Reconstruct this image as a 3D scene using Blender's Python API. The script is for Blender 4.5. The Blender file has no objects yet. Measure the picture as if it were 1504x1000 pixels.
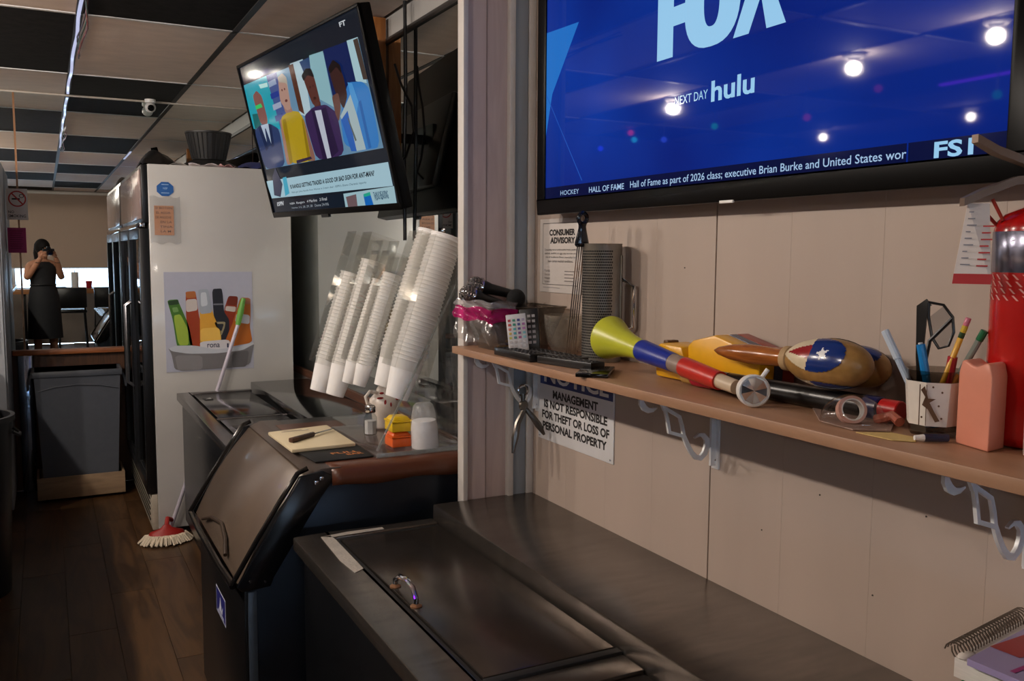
import bpy, bmesh, math, random
from mathutils import Matrix, Vector
random.seed(7)
SC = bpy.context.scene
COL = SC.collection
# ------------------------------------------------------------ camera
cam_d = bpy.data.cameras.new('camera'); cam = bpy.data.objects.new('render_camera', cam_d); COL.objects.link(cam)
cam_d.sensor_width = 36.0; cam_d.lens = 36.0*1317/1504; cam_d.clip_start = 0.02
Rm = Matrix(((0.88731, 0.03931, -0.45948), (-0.46113, 0.08853, -0.88291), (0.00597, 0.99530, 0.09669)))
cam.matrix_world = Matrix.Translation((0, 0, 1.55)) @ Rm.to_4x4()
SC.camera = cam
# ------------------------------------------------------------ world (overcast daylight outside the windows)
def lin(c):
    return tuple(((x/255)/12.92 if x/255 <= .04045 else ((x/255+.055)/1.055)**2.4) for x in c)
w = bpy.data.worlds.new('sky'); SC.world = w; w.use_nodes = True
w.node_tree.nodes['Background'].inputs[0].default_value = (0.62, 0.78, 1.0, 1)
w.node_tree.nodes['Background'].inputs[1].default_value = 8.0
# ------------------------------------------------------------ ceiling lamps (light itself; the fixtures are built below)
LAMPS = [(-1.15, 1.05), (-1.15, 2.50), (-1.15, 3.25), (-1.15, 4.69), (-3.02, 5.22), (-3.06, 3.98), (-3.05, 1.6), (-1.15, -1.6), (-3.05, -1.6)]
LAMP_W = [26, 38, 38, 40, 4, 4, 4, 14, 8]
def point_light(name, loc, watts, col, radius):
    d = bpy.data.lights.new(name, 'POINT'); d.energy = watts; d.color = col; d.shadow_soft_size = radius
    o = bpy.data.objects.new(name, d); o.location = loc; COL.objects.link(o); return o
for (lx, ly), lw in zip(LAMPS, LAMP_W):
    if lw: point_light('lamp_light', (lx, ly, 2.47), lw, (1.0, .885, .775), .03)
SC.cycles.transparent_max_bounces = 48; SC.cycles.sample_clamp_indirect = 6.0
SC.view_settings.view_transform = 'Standard'; SC.view_settings.look = 'None'
SC.view_settings.exposure = 0.7; SC.view_settings.gamma = 1.0; SC.view_settings.use_curve_mapping = False

# ------------------------------------------------------------ materials
MATS = {}
def mat(name, col, rough=.5, metal=0., spec=.5, var=.08, vs=30., bump=0., bs=60., emit=None, es=0., stretch=None, coat=0., trans=0., col2=None):
    if name in MATS: return MATS[name]
    m = bpy.data.materials.new(name); m.use_nodes = True; nt = m.node_tree; b = nt.nodes['Principled BSDF']
    c = lin(col)
    b.inputs['Roughness'].default_value = rough; b.inputs['Metallic'].default_value = metal
    b.inputs['Specular IOR Level'].default_value = spec
    if coat: b.inputs['Coat Weight'].default_value = coat; b.inputs['Coat Roughness'].default_value = .08
    if trans: b.inputs['Transmission Weight'].default_value = trans
    tc = nt.nodes.new('ShaderNodeTexCoord'); src = tc.outputs['Object']
    if stretch:
        mp = nt.nodes.new('ShaderNodeMapping'); mp.inputs['Scale'].default_value = stretch
        nt.links.new(src, mp.inputs['Vector']); src = mp.outputs['Vector']
    n = nt.nodes.new('ShaderNodeTexNoise'); n.inputs['Scale'].default_value = vs; n.inputs['Detail'].default_value = 4
    nt.links.new(src, n.inputs['Vector'])
    r = nt.nodes.new('ShaderNodeValToRGB'); r.color_ramp.elements[0].position = .3; r.color_ramp.elements[1].position = .7
    c2 = lin(col2) if col2 else tuple(min(1, x*(1+var)) for x in c)
    c1 = c if col2 else tuple(x*(1-var) for x in c)
    r.color_ramp.elements[0].color = (*c1, 1); r.color_ramp.elements[1].color = (*c2, 1)
    nt.links.new(n.outputs['Fac'], r.inputs['Fac']); nt.links.new(r.outputs['Color'], b.inputs['Base Color'])
    if bump:
        n2 = nt.nodes.new('ShaderNodeTexNoise'); n2.inputs['Scale'].default_value = bs; n2.inputs['Detail'].default_value = 3
        nt.links.new(src, n2.inputs['Vector'])
        bp = nt.nodes.new('ShaderNodeBump'); bp.inputs['Strength'].default_value = bump; bp.inputs['Distance'].default_value = .004
        nt.links.new(n2.outputs['Fac'], bp.inputs['Height']); nt.links.new(bp.outputs['Normal'], b.inputs['Normal'])
    if es:
        b.inputs['Emission Color'].default_value = (*lin(emit or col), 1); b.inputs['Emission Strength'].default_value = es
    MATS[name] = m; return m
def clear(name, tint=(235, 238, 240), gloss=.035, rough=.03, haze=None):
    """thin clear plastic / glass sheet: mostly see-through, mirror-like at grazing angles"""
    if name in MATS: return MATS[name]
    m = bpy.data.materials.new(name); m.use_nodes = True; nt = m.node_tree; nt.nodes.remove(nt.nodes['Principled BSDF'])
    out = nt.nodes['Material Output']
    t = nt.nodes.new('ShaderNodeBsdfTransparent'); t.inputs[0].default_value = (*lin(tint), 1)
    g = nt.nodes.new('ShaderNodeBsdfGlossy'); g.inputs['Roughness'].default_value = rough; g.inputs[0].default_value = (.9, .9, .9, 1)
    lw_ = nt.nodes.new('ShaderNodeLayerWeight'); lw_.inputs[0].default_value = .5
    pw = nt.nodes.new('ShaderNodeMath'); pw.operation = 'POWER'; pw.inputs[1].default_value = 4.0; nt.links.new(lw_.outputs['Facing'], pw.inputs[0])
    f = nt.nodes.new('ShaderNodeMath'); f.operation = 'MULTIPLY_ADD'; f.inputs[1].default_value = .7; f.inputs[2].default_value = gloss; nt.links.new(pw.outputs[0], f.inputs[0])
    mx = nt.nodes.new('ShaderNodeMixShader'); nt.links.new(f.outputs[0], mx.inputs[0]); nt.links.new(t.outputs[0], mx.inputs[1]); nt.links.new(g.outputs[0], mx.inputs[2])
    last = mx.outputs[0]
    if haze:
        d = nt.nodes.new('ShaderNodeBsdfDiffuse'); d.inputs[0].default_value = (*lin(haze[0]), 1)
        nz = nt.nodes.new('ShaderNodeTexNoise'); nz.inputs['Scale'].default_value = 9
        tcn = nt.nodes.new('ShaderNodeTexCoord'); nt.links.new(tcn.outputs['Object'], nz.inputs['Vector'])
        ml = nt.nodes.new('ShaderNodeMath'); ml.operation = 'MULTIPLY'; ml.inputs[1].default_value = haze[1]*2; nt.links.new(nz.outputs['Fac'], ml.inputs[0])
        m2 = nt.nodes.new('ShaderNodeMixShader'); nt.links.new(ml.outputs[0], m2.inputs[0])
        nt.links.new(last, m2.inputs[1]); nt.links.new(d.outputs[0], m2.inputs[2]); last = m2.outputs[0]
    nt.links.new(last, out.inputs['Surface']); MATS[name] = m; return m
def wood(name, c1, c2, rough=.45, axis='y', scale=6., ring=9.):
    if name in MATS: return MATS[name]
    m = bpy.data.materials.new(name); m.use_nodes = True; nt = m.node_tree; b = nt.nodes['Principled BSDF']
    b.inputs['Roughness'].default_value = rough
    tc = nt.nodes.new('ShaderNodeTexCoord'); mp = nt.nodes.new('ShaderNodeMapping')
    s = {'x': (.12, 1, 1), 'y': (1, .12, 1), 'z': (1, 1, .12)}[axis]
    mp.inputs['Scale'].default_value = tuple(v*scale for v in s)
    oi = nt.nodes.new('ShaderNodeObjectInfo'); va = nt.nodes.new('ShaderNodeVectorMath'); va.operation = 'ADD'
    nt.links.new(tc.outputs['Object'], va.inputs[0]); nt.links.new(oi.outputs['Random'], va.inputs[1])
    nt.links.new(va.outputs[0], mp.inputs['Vector'])
    n = nt.nodes.new('ShaderNodeTexNoise'); n.inputs['Scale'].default_value = 2.2; n.inputs['Detail'].default_value = 6; n.inputs['Distortion'].default_value = 1.2
    nt.links.new(mp.outputs['Vector'], n.inputs['Vector'])
    mlt = nt.nodes.new('ShaderNodeMath'); mlt.operation = 'MULTIPLY'; mlt.inputs[1].default_value = ring; nt.links.new(n.outputs['Fac'], mlt.inputs[0])
    fr = nt.nodes.new('ShaderNodeMath'); fr.operation = 'PINGPONG'; fr.inputs[1].default_value = 1; nt.links.new(mlt.outputs[0], fr.inputs[0])
    r = nt.nodes.new('ShaderNodeValToRGB'); r.color_ramp.elements[0].color = (*lin(c1), 1); r.color_ramp.elements[1].color = (*lin(c2), 1)
    nt.links.new(fr.outputs[0], r.inputs['Fac']); nt.links.new(r.outputs['Color'], b.inputs['Base Color'])
    MATS[name] = m; return m
def mirror_mat():
    if 'mirror_glass' in MATS: return MATS['mirror_glass']
    m = mat('mirror_glass', (222, 228, 226), rough=.004, metal=1.0, var=.01, vs=3)
    return m
def glow(name, col, s):      # a screen or lamp colour: gives off light itself
    return mat('glow_'+name, (4, 4, 5), rough=.10, spec=.06, var=0, emit=col, es=s)
# common materials
STEEL = mat('brushed_steel', (128, 122, 116), rough=.30, metal=.9, var=.16, vs=14, stretch=(1, 6, 1), bump=.02, bs=90)
BLACK = mat('black_plastic', (14, 14, 16), rough=.35, var=.2)
BLACKM = mat('black_metal', (20, 21, 24), rough=.28, metal=.3, var=.2)
WHITEP = mat('white_plastic', (226, 224, 220), rough=.35, var=.03)
CHROME = mat('chrome', (205, 205, 208), rough=.1, metal=1, var=.03)
FOAM = mat('white_foam', (236, 234, 232), rough=.55, var=.02)

# ------------------------------------------------------------ mesh helpers
WM = {}
def wmat(o): return WM.get(o.name, Matrix.Identity(4))
class MB:
    def __init__(s): s.v, s.f, s.m = [], [], []
    def add(s, vs, fs, mi=0):
        k = len(s.v); s.v += [Vector(v) for v in vs]; s.f += [tuple(i+k for i in f) for f in fs]; s.m += [mi]*len(fs); return s
    def box(s, x0, x1, y0, y1, z0, z1, mi=0):
        return s.add([(x0,y0,z0),(x1,y0,z0),(x1,y1,z0),(x0,y1,z0),(x0,y0,z1),(x1,y0,z1),(x1,y1,z1),(x0,y1,z1)],
                     [(0,3,2,1),(4,5,6,7),(0,1,5,4),(1,2,6,5),(2,3,7,6),(3,0,4,7)], mi)
    def prism(s, pts, off, mi=0):
        n = len(pts); off = Vector(off); p = [Vector(q) for q in pts]
        return s.add(p+[q+off for q in p], [tuple(range(n-1,-1,-1)), tuple(range(n,2*n))]+[(i,(i+1)%n,(i+1)%n+n,i+n) for i in range(n)], mi)
    def tube(s, path, r, n=10, mi=0, cap=True):
        P = [Vector(p) for p in path]; k = len(P); rs = r if isinstance(r,(list,tuple)) else [r]*k
        t0 = (P[1]-P[0]).normalized(); a = Vector((0,0,1)) if abs(t0.z) < .9 else Vector((1,0,0))
        u = t0.cross(a).normalized(); vs = []
        for i in range(k):
            t = (P[min(i+1,k-1)]-P[max(i-1,0)]).normalized(); u = (u-t*u.dot(t)).normalized(); w_ = t.cross(u)
            for j in range(n):
                q = 2*math.pi*j/n; vs.append(P[i]+(u*math.cos(q)+w_*math.sin(q))*rs[i])
        fs = [(i*n+j, i*n+(j+1)%n, (i+1)*n+(j+1)%n, (i+1)*n+j) for i in range(k-1) for j in range(n)]
        if cap: fs += [tuple(range(n-1,-1,-1)), tuple(range((k-1)*n, k*n))]
        return s.add(vs, fs, mi)
    def lathe(s, prof, n=24, M=None, mi=0, sx=1., sy=1.):
        M = M or Matrix.Identity(4); vs = []; fs = []
        for (r, h) in prof:
            for j in range(n):
                q = 2*math.pi*j/n; vs.append(M @ Vector((r*math.cos(q)*sx, r*math.sin(q)*sy, h)))
        for i in range(len(prof)-1):
            for j in range(n): fs.append((i*n+j, i*n+(j+1)%n, (i+1)*n+(j+1)%n, (i+1)*n+j))
        loop = (abs(prof[0][0]-prof[-1][0])+abs(prof[0][1]-prof[-1][1])) < 1e-7
        if prof[0][0] > 1e-5 and not loop: fs.append(tuple(range(n-1,-1,-1)))
        if prof[-1][0] > 1e-5 and not loop: fs.append(tuple(range((len(prof)-1)*n, len(prof)*n)))
        return s.add(vs, fs, mi)
    def ball(s, c, rx, ry=None, rz=None, n=20, k=12, M=None, mi=0):
        ry = ry or rx; rz = rz or rx
        prof = [(max(1e-6, math.sin(math.pi*i/k)), -math.cos(math.pi*i/k)) for i in range(k+1)]
        T = Matrix.Translation(c) @ (M or Matrix.Identity(4)) @ Matrix.Diagonal((rx, ry, rz, 1))
        return s.lathe(prof, n, T, mi)
    def ribbon(s, path, wd, off, mi=0, up=None):
        """flat strip following a path in a plane, with thickness vector off"""
        P = [Vector(p) for p in path]; o = Vector(off); nn = o.normalized(); k = len(P)
        ws = wd if isinstance(wd,(list,tuple)) else [wd]*k; L = []; R_ = []
        for i in range(k):
            t = (P[min(i+1,k-1)]-P[max(i-1,0)]).normalized(); sd = t.cross(nn).normalized()*ws[i]/2
            L.append(P[i]+sd); R_.append(P[i]-sd)
        for i in range(k-1):
            s.add([L[i],L[i+1],R_[i+1],R_[i],L[i]+o,L[i+1]+o,R_[i+1]+o,R_[i]+o],
                  [(0,3,2,1),(4,5,6,7),(0,1,5,4),(2,3,7,6)]+([(3,0,4,7)] if i == 0 else [])+([(1,2,6,5)] if i == k-2 else []), mi)
        return s
    def xf(s, M): s.v = [M @ q for q in s.v]; return s
    def build(s, name, mats, parent=None, bev=0., seg=2, smooth=35., local=False, label=None):
        mats = mats if isinstance(mats,(list,tuple)) else [mats]
        me = bpy.data.meshes.new(name); vs = s.v
        if parent is not None and not local:
            I = wmat(parent).inverted(); vs = [I @ q for q in vs]
        me.from_pydata([tuple(q) for q in vs], [], s.f)
        for m in mats: me.materials.append(m)
        if len(mats) > 1: me.polygons.foreach_set('material_index', s.m)
        bm = bmesh.new(); bm.from_mesh(me); bmesh.ops.remove_doubles(bm, verts=bm.verts, dist=1e-6)
        bmesh.ops.recalc_face_normals(bm, faces=bm.faces)
        if bev:
            ed = [e for e in bm.edges if len(e.link_faces) == 2 and e.calc_face_angle(0) > .5]
            bmesh.ops.bevel(bm, geom=ed, offset=bev, segments=seg, profile=.5, affect='EDGES', clamp_overlap=True)
        bm.to_mesh(me); bm.free()
        if smooth:
            me.polygons.foreach_set('use_smooth', [True]*len(me.polygons)); me.set_sharp_from_angle(angle=math.radians(smooth))
        me.update()
        o = bpy.data.objects.new(name, me); COL.objects.link(o)
        if parent is not None:
            o.parent = parent; WM[o.name] = wmat(parent).copy()
        if label: o['label'] = label
        return o
def tag(o, label, cat, group=None, kind=None):
    o['label'] = label; o['category'] = cat
    if group: o['group'] = group
    if kind: o['kind'] = kind
    return o
def thing(name, label, cat, loc=(0,0,0), rot=(0,0,0), group=None, M=None):
    o = bpy.data.objects.new(name, None); o.empty_display_size = .05; COL.objects.link(o)
    M = M or (Matrix.Translation(loc) @ Matrix.LocRotScale(None, __import__('mathutils').Euler(rot), None))
    o.matrix_world = M; WM[o.name] = M.copy()
    return tag(o, label, cat, group)
def struct(o, label=None):
    o['kind'] = 'structure'
    if label: o['label'] = label
    return o
def solo(mb, name, mats, label, cat, loc, group=None, **kw):
    """a one-mesh thing whose origin sits at loc (vertices given in world space)"""
    mb.xf(Matrix.Translation(-Vector(loc))); o = mb.build(name, mats, **kw); o.location = loc; WM[o.name] = Matrix.Translation(loc)
    return tag(o, label, cat, group)
def copy_of(src, loc=None, M=None, parent=None):
    c = src.copy(); COL.objects.link(c)
    if parent is not None: c.parent = parent
    if M is not None: c.matrix_world = M
    elif loc is not None: c.location = loc
    return c
def axisM(a, b, side=(0,1,0)):
    """frame at a with z along a->b and y close to side"""
    a = Vector(a); z = (Vector(b)-a).normalized(); x = Vector(side).cross(z).normalized(); y = z.cross(x)
    M = Matrix((x, y, z)).transposed().to_4x4(); M.translation = a; return M
def text_mesh(s, bold=0.):
    cu = bpy.data.curves.new('txt', 'FONT'); cu.body = s; cu.size = 1; cu.offset = bold; cu.resolution_u = 3
    ob = bpy.data.objects.new('txt', cu); COL.objects.link(ob)
    dg = bpy.context.evaluated_depsgraph_get(); me = bpy.data.meshes.new_from_object(ob.evaluated_get(dg))
    V = [v.co.copy() for v in me.vertices]; F = [tuple(p.vertices) for p in me.polygons]
    bpy.data.objects.remove(ob); bpy.data.curves.remove(cu); bpy.data.meshes.remove(me)
    return V, F
def decal(name, parent, org, ux, uy, items, eps=.0005, label=None):
    """flat print: one mesh of coloured shapes and letters lying on a surface"""
    org, ux, uy = Vector(org), Vector(ux).normalized(), Vector(uy).normalized(); nn = ux.cross(uy)
    mb = MB(); mats = []
    for it in items:
        k, args, m, lay = it
        if m not in mats: mats.append(m)
        mi = mats.index(m); P = lambda u, v: org+ux*u+uy*v+nn*eps*lay
        if k == 'rect':
            u0, v0, u1, v1 = args; mb.add([P(u0,v0),P(u1,v0),P(u1,v1),P(u0,v1)], [(0,1,2,3)], mi)
        elif k == 'poly':
            mb.add([P(*q) for q in args], [tuple(range(len(args)))], mi)
        elif k == 'blob':       # outline with rounded corners
            q4 = [Vector((*q, 0)) for q in args]
            for _ in range(2): q4 = [p for i in range(len(q4)) for p in (q4[i].lerp(q4[(i+1) % len(q4)], .13), q4[i].lerp(q4[(i+1) % len(q4)], .87))]
            mb.add([P(q.x, q.y) for q in q4], [tuple(range(len(q4)))], mi)
        elif k == 'ell':
            cu, cv, ru, rv = args; n = 28
            mb.add([P(cu+ru*math.cos(2*math.pi*i/n), cv+rv*math.sin(2*math.pi*i/n)) for i in range(n)], [tuple(range(n))], mi)
        elif k == 'ring':
            cu, cv, ru, rv, t = args; n = 40
            a = [P(cu+ru*math.cos(2*math.pi*i/n), cv+rv*math.sin(2*math.pi*i/n)) for i in range(n)]
            b = [P(cu+(ru-t)*math.cos(2*math.pi*i/n), cv+(rv-t)*math.sin(2*math.pi*i/n)) for i in range(n)]
            mb.add(a+b, [(i,(i+1)%n,(i+1)%n+n,i+n) for i in range(n)], mi)
        elif k == 'text':
            s, u0, v0, u1, v1 = args[:5]; bold = args[5] if len(args) > 5 else 0
            V, F = text_mesh(s, bold)
            if not V: continue
            xa, xb = min(q.x for q in V), max(q.x for q in V); ya, yb = min(q.y for q in V), max(q.y for q in V)
            mb.add([P(u0+(q.x-xa)/(xb-xa)*(u1-u0), v0+(q.y-ya)/max(yb-ya,1e-6)*(v1-v0)) for q in V], F, mi)
        elif k == 'quadtext':   # text inside a free quadrilateral, corners tl tr br bl
            s, q4 = args[0], args[1]; bold = args[2] if len(args) > 2 else 0
            V, F = text_mesh(s, bold)
            xa, xb = min(q.x for q in V), max(q.x for q in V); ya, yb = min(q.y for q in V), max(q.y for q in V)
            tl, tr, br, bl = [Vector((*q, 0)) for q in q4]; out = []
            for q in V:
                a, b = (q.x-xa)/(xb-xa), (q.y-ya)/(yb-ya)
                w2 = bl.lerp(br, a).lerp(tl.lerp(tr, a), b); out.append(P(w2.x, w2.y))
            mb.add(out, F, mi)
    # keep the winding as drawn (facing out)
    me = bpy.data.meshes.new(name); I = wmat(parent).inverted() if parent else Matrix.Identity(4)
    me.from_pydata([tuple(I @ q) for q in mb.v], [], mb.f)
    for m in mats: me.materials.append(m)
    me.polygons.foreach_set('material_index', mb.m); me.update()
    o = bpy.data.objects.new(name, me); COL.objects.link(o)
    if parent: o.parent = parent; WM[o.name] = wmat(parent).copy()
    if label: o['label'] = label
    return o
def ink(name, col, rough=.6): return mat('ink_'+name, col, rough=rough, var=.02)
# outlines of the picture on the hanging screen, metres on the screen face
TVPIC={
 'screen':[(0.017, 0.734), (1.399, 0.729), (1.369, 0.006), (0.008, 0.016)],
 'picture':[(0.024, 0.644), (1.329, 0.626), (1.344, 0.232), (0.048, 0.238)],
 'teal':[(0.024, 0.644), (0.345, 0.642), (0.369, 0.401), (0.007, 0.439)],
 'shelf':[(0.345, 0.642), (0.476, 0.639), (0.484, 0.398), (0.369, 0.401)],
 'white1':[(0.651, 0.646), (0.796, 0.642), (0.751, 0.408), (0.633, 0.437)],
 'brown1':[(0.631, 0.642), (0.686, 0.641), (0.683, 0.431), (0.632, 0.453)],
 'blue1':[(0.756, 0.637), (0.864, 0.638), (0.885, 0.591), (0.776, 0.593)],
 'pale2':[(0.869, 0.644), (1.009, 0.638), (0.995, 0.424), (0.822, 0.49)],
 'darkblue':[(1.011, 0.641), (1.252, 0.633), (1.255, 0.487), (1.006, 0.444)],
 'white3':[(1.236, 0.636), (1.332, 0.632), (1.326, 0.47), (1.24, 0.489)],
 'brown3':[(1.29, 0.629), (1.33, 0.629), (1.34, 0.481), (1.303, 0.486)],
 'suit1':[(0.027, 0.428), (0.136, 0.447), (0.259, 0.438), (0.358, 0.403), (0.328, 0.237), (0.048, 0.238)],
 'shirt1':[(0.133, 0.443), (0.236, 0.441), (0.214, 0.34), (0.159, 0.336)],
 'head1':[(0.119, 0.582), (0.185, 0.599), (0.239, 0.567), (0.241, 0.449), (0.173, 0.426), (0.133, 0.46)],
 'green':[(0.123, 0.535), (0.204, 0.537), (0.216, 0.519), (0.123, 0.518)],
 'dress':[(0.401, 0.448), (0.529, 0.465), (0.63, 0.449), (0.663, 0.418), (0.644, 0.235), (0.401, 0.24)],
 'armw':[(0.384, 0.441), (0.445, 0.443), (0.413, 0.239), (0.342, 0.24)],
 'armw2':[(0.653, 0.419), (0.669, 0.41), (0.696, 0.235), (0.623, 0.236)],
 'head2':[(0.483, 0.606), (0.555, 0.619), (0.581, 0.592), (0.555, 0.47), (0.497, 0.469), (0.448, 0.515)],
 'hair2':[(0.482, 0.614), (0.547, 0.624), (0.586, 0.599), (0.564, 0.524), (0.571, 0.578), (0.484, 0.594)],
 'suit3':[(0.678, 0.424), (0.797, 0.448), (0.931, 0.443), (1.017, 0.4), (1.006, 0.234), (0.706, 0.234)],
 'shirt3':[(0.807, 0.432), (0.873, 0.428), (0.866, 0.234), (0.822, 0.233)],
 'head3':[(0.762, 0.573), (0.826, 0.593), (0.877, 0.563), (0.883, 0.46), (0.841, 0.439), (0.796, 0.463)],
 'hair3':[(0.754, 0.582), (0.812, 0.602), (0.867, 0.594), (0.882, 0.555), (0.816, 0.576), (0.763, 0.558)],
 'jacket4':[(1.176, 0.495), (1.3, 0.48), (1.346, 0.447), (1.333, 0.235), (1.123, 0.239), (1.02, 0.277), (1.04, 0.376)],
 'shirt4':[(1.044, 0.383), (1.177, 0.45), (1.194, 0.372), (1.207, 0.239), (1.107, 0.24)],
 'head4':[(1.033, 0.554), (1.133, 0.573), (1.153, 0.515), (1.15, 0.447), (1.09, 0.402), (1.046, 0.482)],
 'hair4':[(1.032, 0.568), (1.092, 0.593), (1.146, 0.564), (1.144, 0.53), (1.11, 0.563), (1.038, 0.546)],
 'hand4':[(1.009, 0.465), (1.075, 0.471), (1.074, 0.422), (1.024, 0.363), (1.005, 0.394)],
 'laptop':[(0.482, 0.251), (0.656, 0.255), (0.667, 0.245), (0.48, 0.236)],
 'whiteband':[(0.007, 0.182), (1.357, 0.179), (1.355, 0.09), (0.03, 0.096)],
 'darkband':[(0.044, 0.084), (0.893, 0.081), (0.883, 0.012), (0.028, 0.025)],
 'adband':[(0.893, 0.081), (1.363, 0.089), (1.354, 0.007), (0.883, 0.012)],
 'botfig':[(0.112, 0.198), (0.18, 0.238), (0.224, 0.157), (0.157, 0.098), (0.075, 0.11)],
 'cyanring':[(0.244, 0.186), (0.294, 0.188), (0.285, 0.11), (0.222, 0.1)],
 'bottle':[(1.084, 0.067), (1.148, 0.075), (1.159, 0.013), (1.082, 0.011)],
 'crowd':[(0.913, 0.067), (1.018, 0.074), (1.004, 0.014), (0.912, 0.013)],
 'lap3l':[(0.773, 0.442), (0.804, 0.434), (0.822, 0.233), (0.777, 0.233)],
 'lap3r':[(0.878, 0.43), (0.925, 0.433), (0.952, 0.253), (0.87, 0.234)],
 'lap1l':[(0.09, 0.439), (0.133, 0.443), (0.167, 0.336), (0.125, 0.322)],
 'lap1r':[(0.24, 0.44), (0.273, 0.432), (0.245, 0.337), (0.21, 0.332)],
 'fold4':[(1.233, 0.415), (1.255, 0.418), (1.257, 0.242), (1.233, 0.24)],
 'collar4':[(1.176, 0.495), (1.213, 0.486), (1.233, 0.415), (1.194, 0.372), (1.177, 0.45)],
 'lapel4':[(1.045, 0.368), (1.121, 0.395), (1.123, 0.239), (1.073, 0.243)],
 'neck2':[(0.47, 0.496), (0.554, 0.486), (0.568, 0.456), (0.479, 0.459)],
 'neck3':[(0.815, 0.461), (0.883, 0.46), (0.875, 0.424), (0.813, 0.425)],
 'bk1':[(0.349, 0.613), (0.447, 0.615), (0.449, 0.591), (0.351, 0.589)],
 'bk2':[(0.341, 0.561), (0.446, 0.563), (0.446, 0.539), (0.343, 0.537)],
 'bk3':[(0.338, 0.513), (0.448, 0.515), (0.445, 0.491), (0.337, 0.488)],
 'bk4':[(0.334, 0.463), (0.437, 0.466), (0.438, 0.439), (0.334, 0.438)],
 'skyl':[(0.226, 0.619), (0.336, 0.613), (0.335, 0.595), (0.238, 0.6)],
 'desk':[(0.045, 0.505), (0.135, 0.499), (0.127, 0.435), (0.033, 0.436)],
 'dshade':[(0.418, 0.437), (0.466, 0.44), (0.426, 0.243), (0.38, 0.243)],
 'dfold':[(0.643, 0.42), (0.659, 0.411), (0.64, 0.235), (0.603, 0.238)],
 'neckl':[(1.107, 0.368), (1.115, 0.369), (1.145, 0.28), (1.13, 0.277)],
 'capb':[(1.086, 0.071), (1.149, 0.077), (1.151, 0.064), (1.089, 0.059)],
 'T1':[(0.316, 0.148), (1.228, 0.157), (1.217, 0.136), (0.316, 0.13)],
 'T2':[(0.319, 0.117), (1.138, 0.121), (1.132, 0.109), (0.317, 0.107)],
 'espn':[(0.089, 0.074), (0.182, 0.079), (0.167, 0.057), (0.081, 0.056)],
 'T3':[(0.26, 0.066), (0.713, 0.075), (0.707, 0.057), (0.258, 0.054)],
 'T4':[(0.271, 0.045), (0.719, 0.051), (0.715, 0.036), (0.27, 0.036)],
 'T5':[(1.179, 0.07), (1.302, 0.075), (1.297, 0.047), (1.175, 0.045)],
 'FT':[(1.201, 0.708), (1.259, 0.707), (1.257, 0.688), (1.203, 0.691)],
}
# ============================================================ THE SETTING
CZ = 2.54; RW = 1.2815; MW = 1.327; BY = 6.49; RY = -3.85; LX = -5.0
# floor: dark vinyl planks
FLW = wood('floor_wood', (56, 37, 20), (80, 55, 31), rough=.38, axis='y', scale=5., ring=7.)
FLD = mat('floor_base_bounce', (112, 94, 78), rough=.6)  # base outside the planks lightened so it reflects light onto the ceiling
fl = struct(MB().box(LX, 1.45, RY, BY+.1, -.1, -.012).build('floor', FLD, smooth=0), 'dark brown wood plank floor')
pm = MB().box(-.0895, .0895, -.609, .609, -.012, 0).build('floor_plank', FLW, fl, bev=.0006, seg=1)
pm.location = (-.63+.09, .0, 0); first = True
for i in range(9):
    x = -.60+.18*i
    for j in range(9):
        y = -3.2+1.22*j+(.41*(i % 3))
        if x > .90 or y-.609 > BY: continue
        if y+.609 > BY:          # cut plank at the end wall
            MB().box(x-.0895, x+.0895, y-.609, BY+.01, -.012, 0).build('floor_plank', FLW, fl, bev=.0006, seg=1); continue
        if first: pm.location = (x, y, 0); first = False
        else: copy_of(pm, (x, y, 0))
# right wall of vertical boards
WALLC = mat('wall_board_paint', (172, 155, 143), rough=.55, var=.05, vs=5, bump=.05, bs=30, stretch=(1, 1, .25))
wr = struct(MB().box(RW+.012, 1.5, RY, 2.33, 0, CZ+.1).build('wall_right', mat('wall_gap', (60, 50, 44), rough=.8), smooth=0), 'beige painted board wall on the right')
edges = [2.33, 2.13, 1.93, 1.727, 1.515, 1.297, 1.08, .86, .64, .42, .2, -.02, -.24, -.46, -.68, -.9, -1.5, -2.1, -2.7, -3.3, RY]
for a, b in zip(edges[:-1], edges[1:]):
    g = .0020 if abs(a-1.515) < .01 else .0; g2 = .0020 if abs(b-1.515) < .01 else .0
    MB().box(RW, RW+.012, b+g2, a-g, 0, CZ).build('wall_board', WALLC, wr, bev=.0004, seg=1)
# little nail holes
for (y, z) in [(1.9,1.44),(1.2,1.10),(1.07,.95),(1.29,1.31),(1.98,1.41),(.97,1.12),(1.62,1.52),(1.35,.99)]:
    MB().lathe([(.0016,0),(.0016,.001)], 8, Matrix.Translation((RW-.0012, y, z)) @ Matrix.Rotation(math.pi/2, 4, 'Y')).build('nail_hole', mat('nail', (40, 32, 28)), wr)
# the post where the wall steps out
POSTC = wood('post_panel', (176, 156, 150), (186, 166, 160), rough=.6, axis='z', scale=9., ring=5.)
po = struct(MB().box(1.066, 1.45, 2.335, 2.362, 0, CZ+.02).build('wall_post', POSTC, bev=.002), 'pinkish wood grained end panel of the partition')
PBL = mat('post_blue_grey', (138, 146, 154), rough=.5, var=.08, vs=8, stretch=(1,1,.2))
PWH = mat('trim_white', (196, 190, 184), rough=.5, var=.04)
struct(MB().box(1.052, 1.067, 2.322, 2.362, 0, CZ).build('trim_1', PWH, bev=.002))
struct(MB().box(1.194, 1.212, 2.314, 2.336, 0, CZ).build('trim_2', PWH, bev=.003))
t3 = struct(MB().box(1.212, 1.256, 2.322, 2.336, 0, CZ).build('trim_3', PBL, bev=.002))
struct(MB().box(1.258, 1.2815, 2.318, 2.336, 0, CZ).build('trim_4', PWH, bev=.003))
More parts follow.
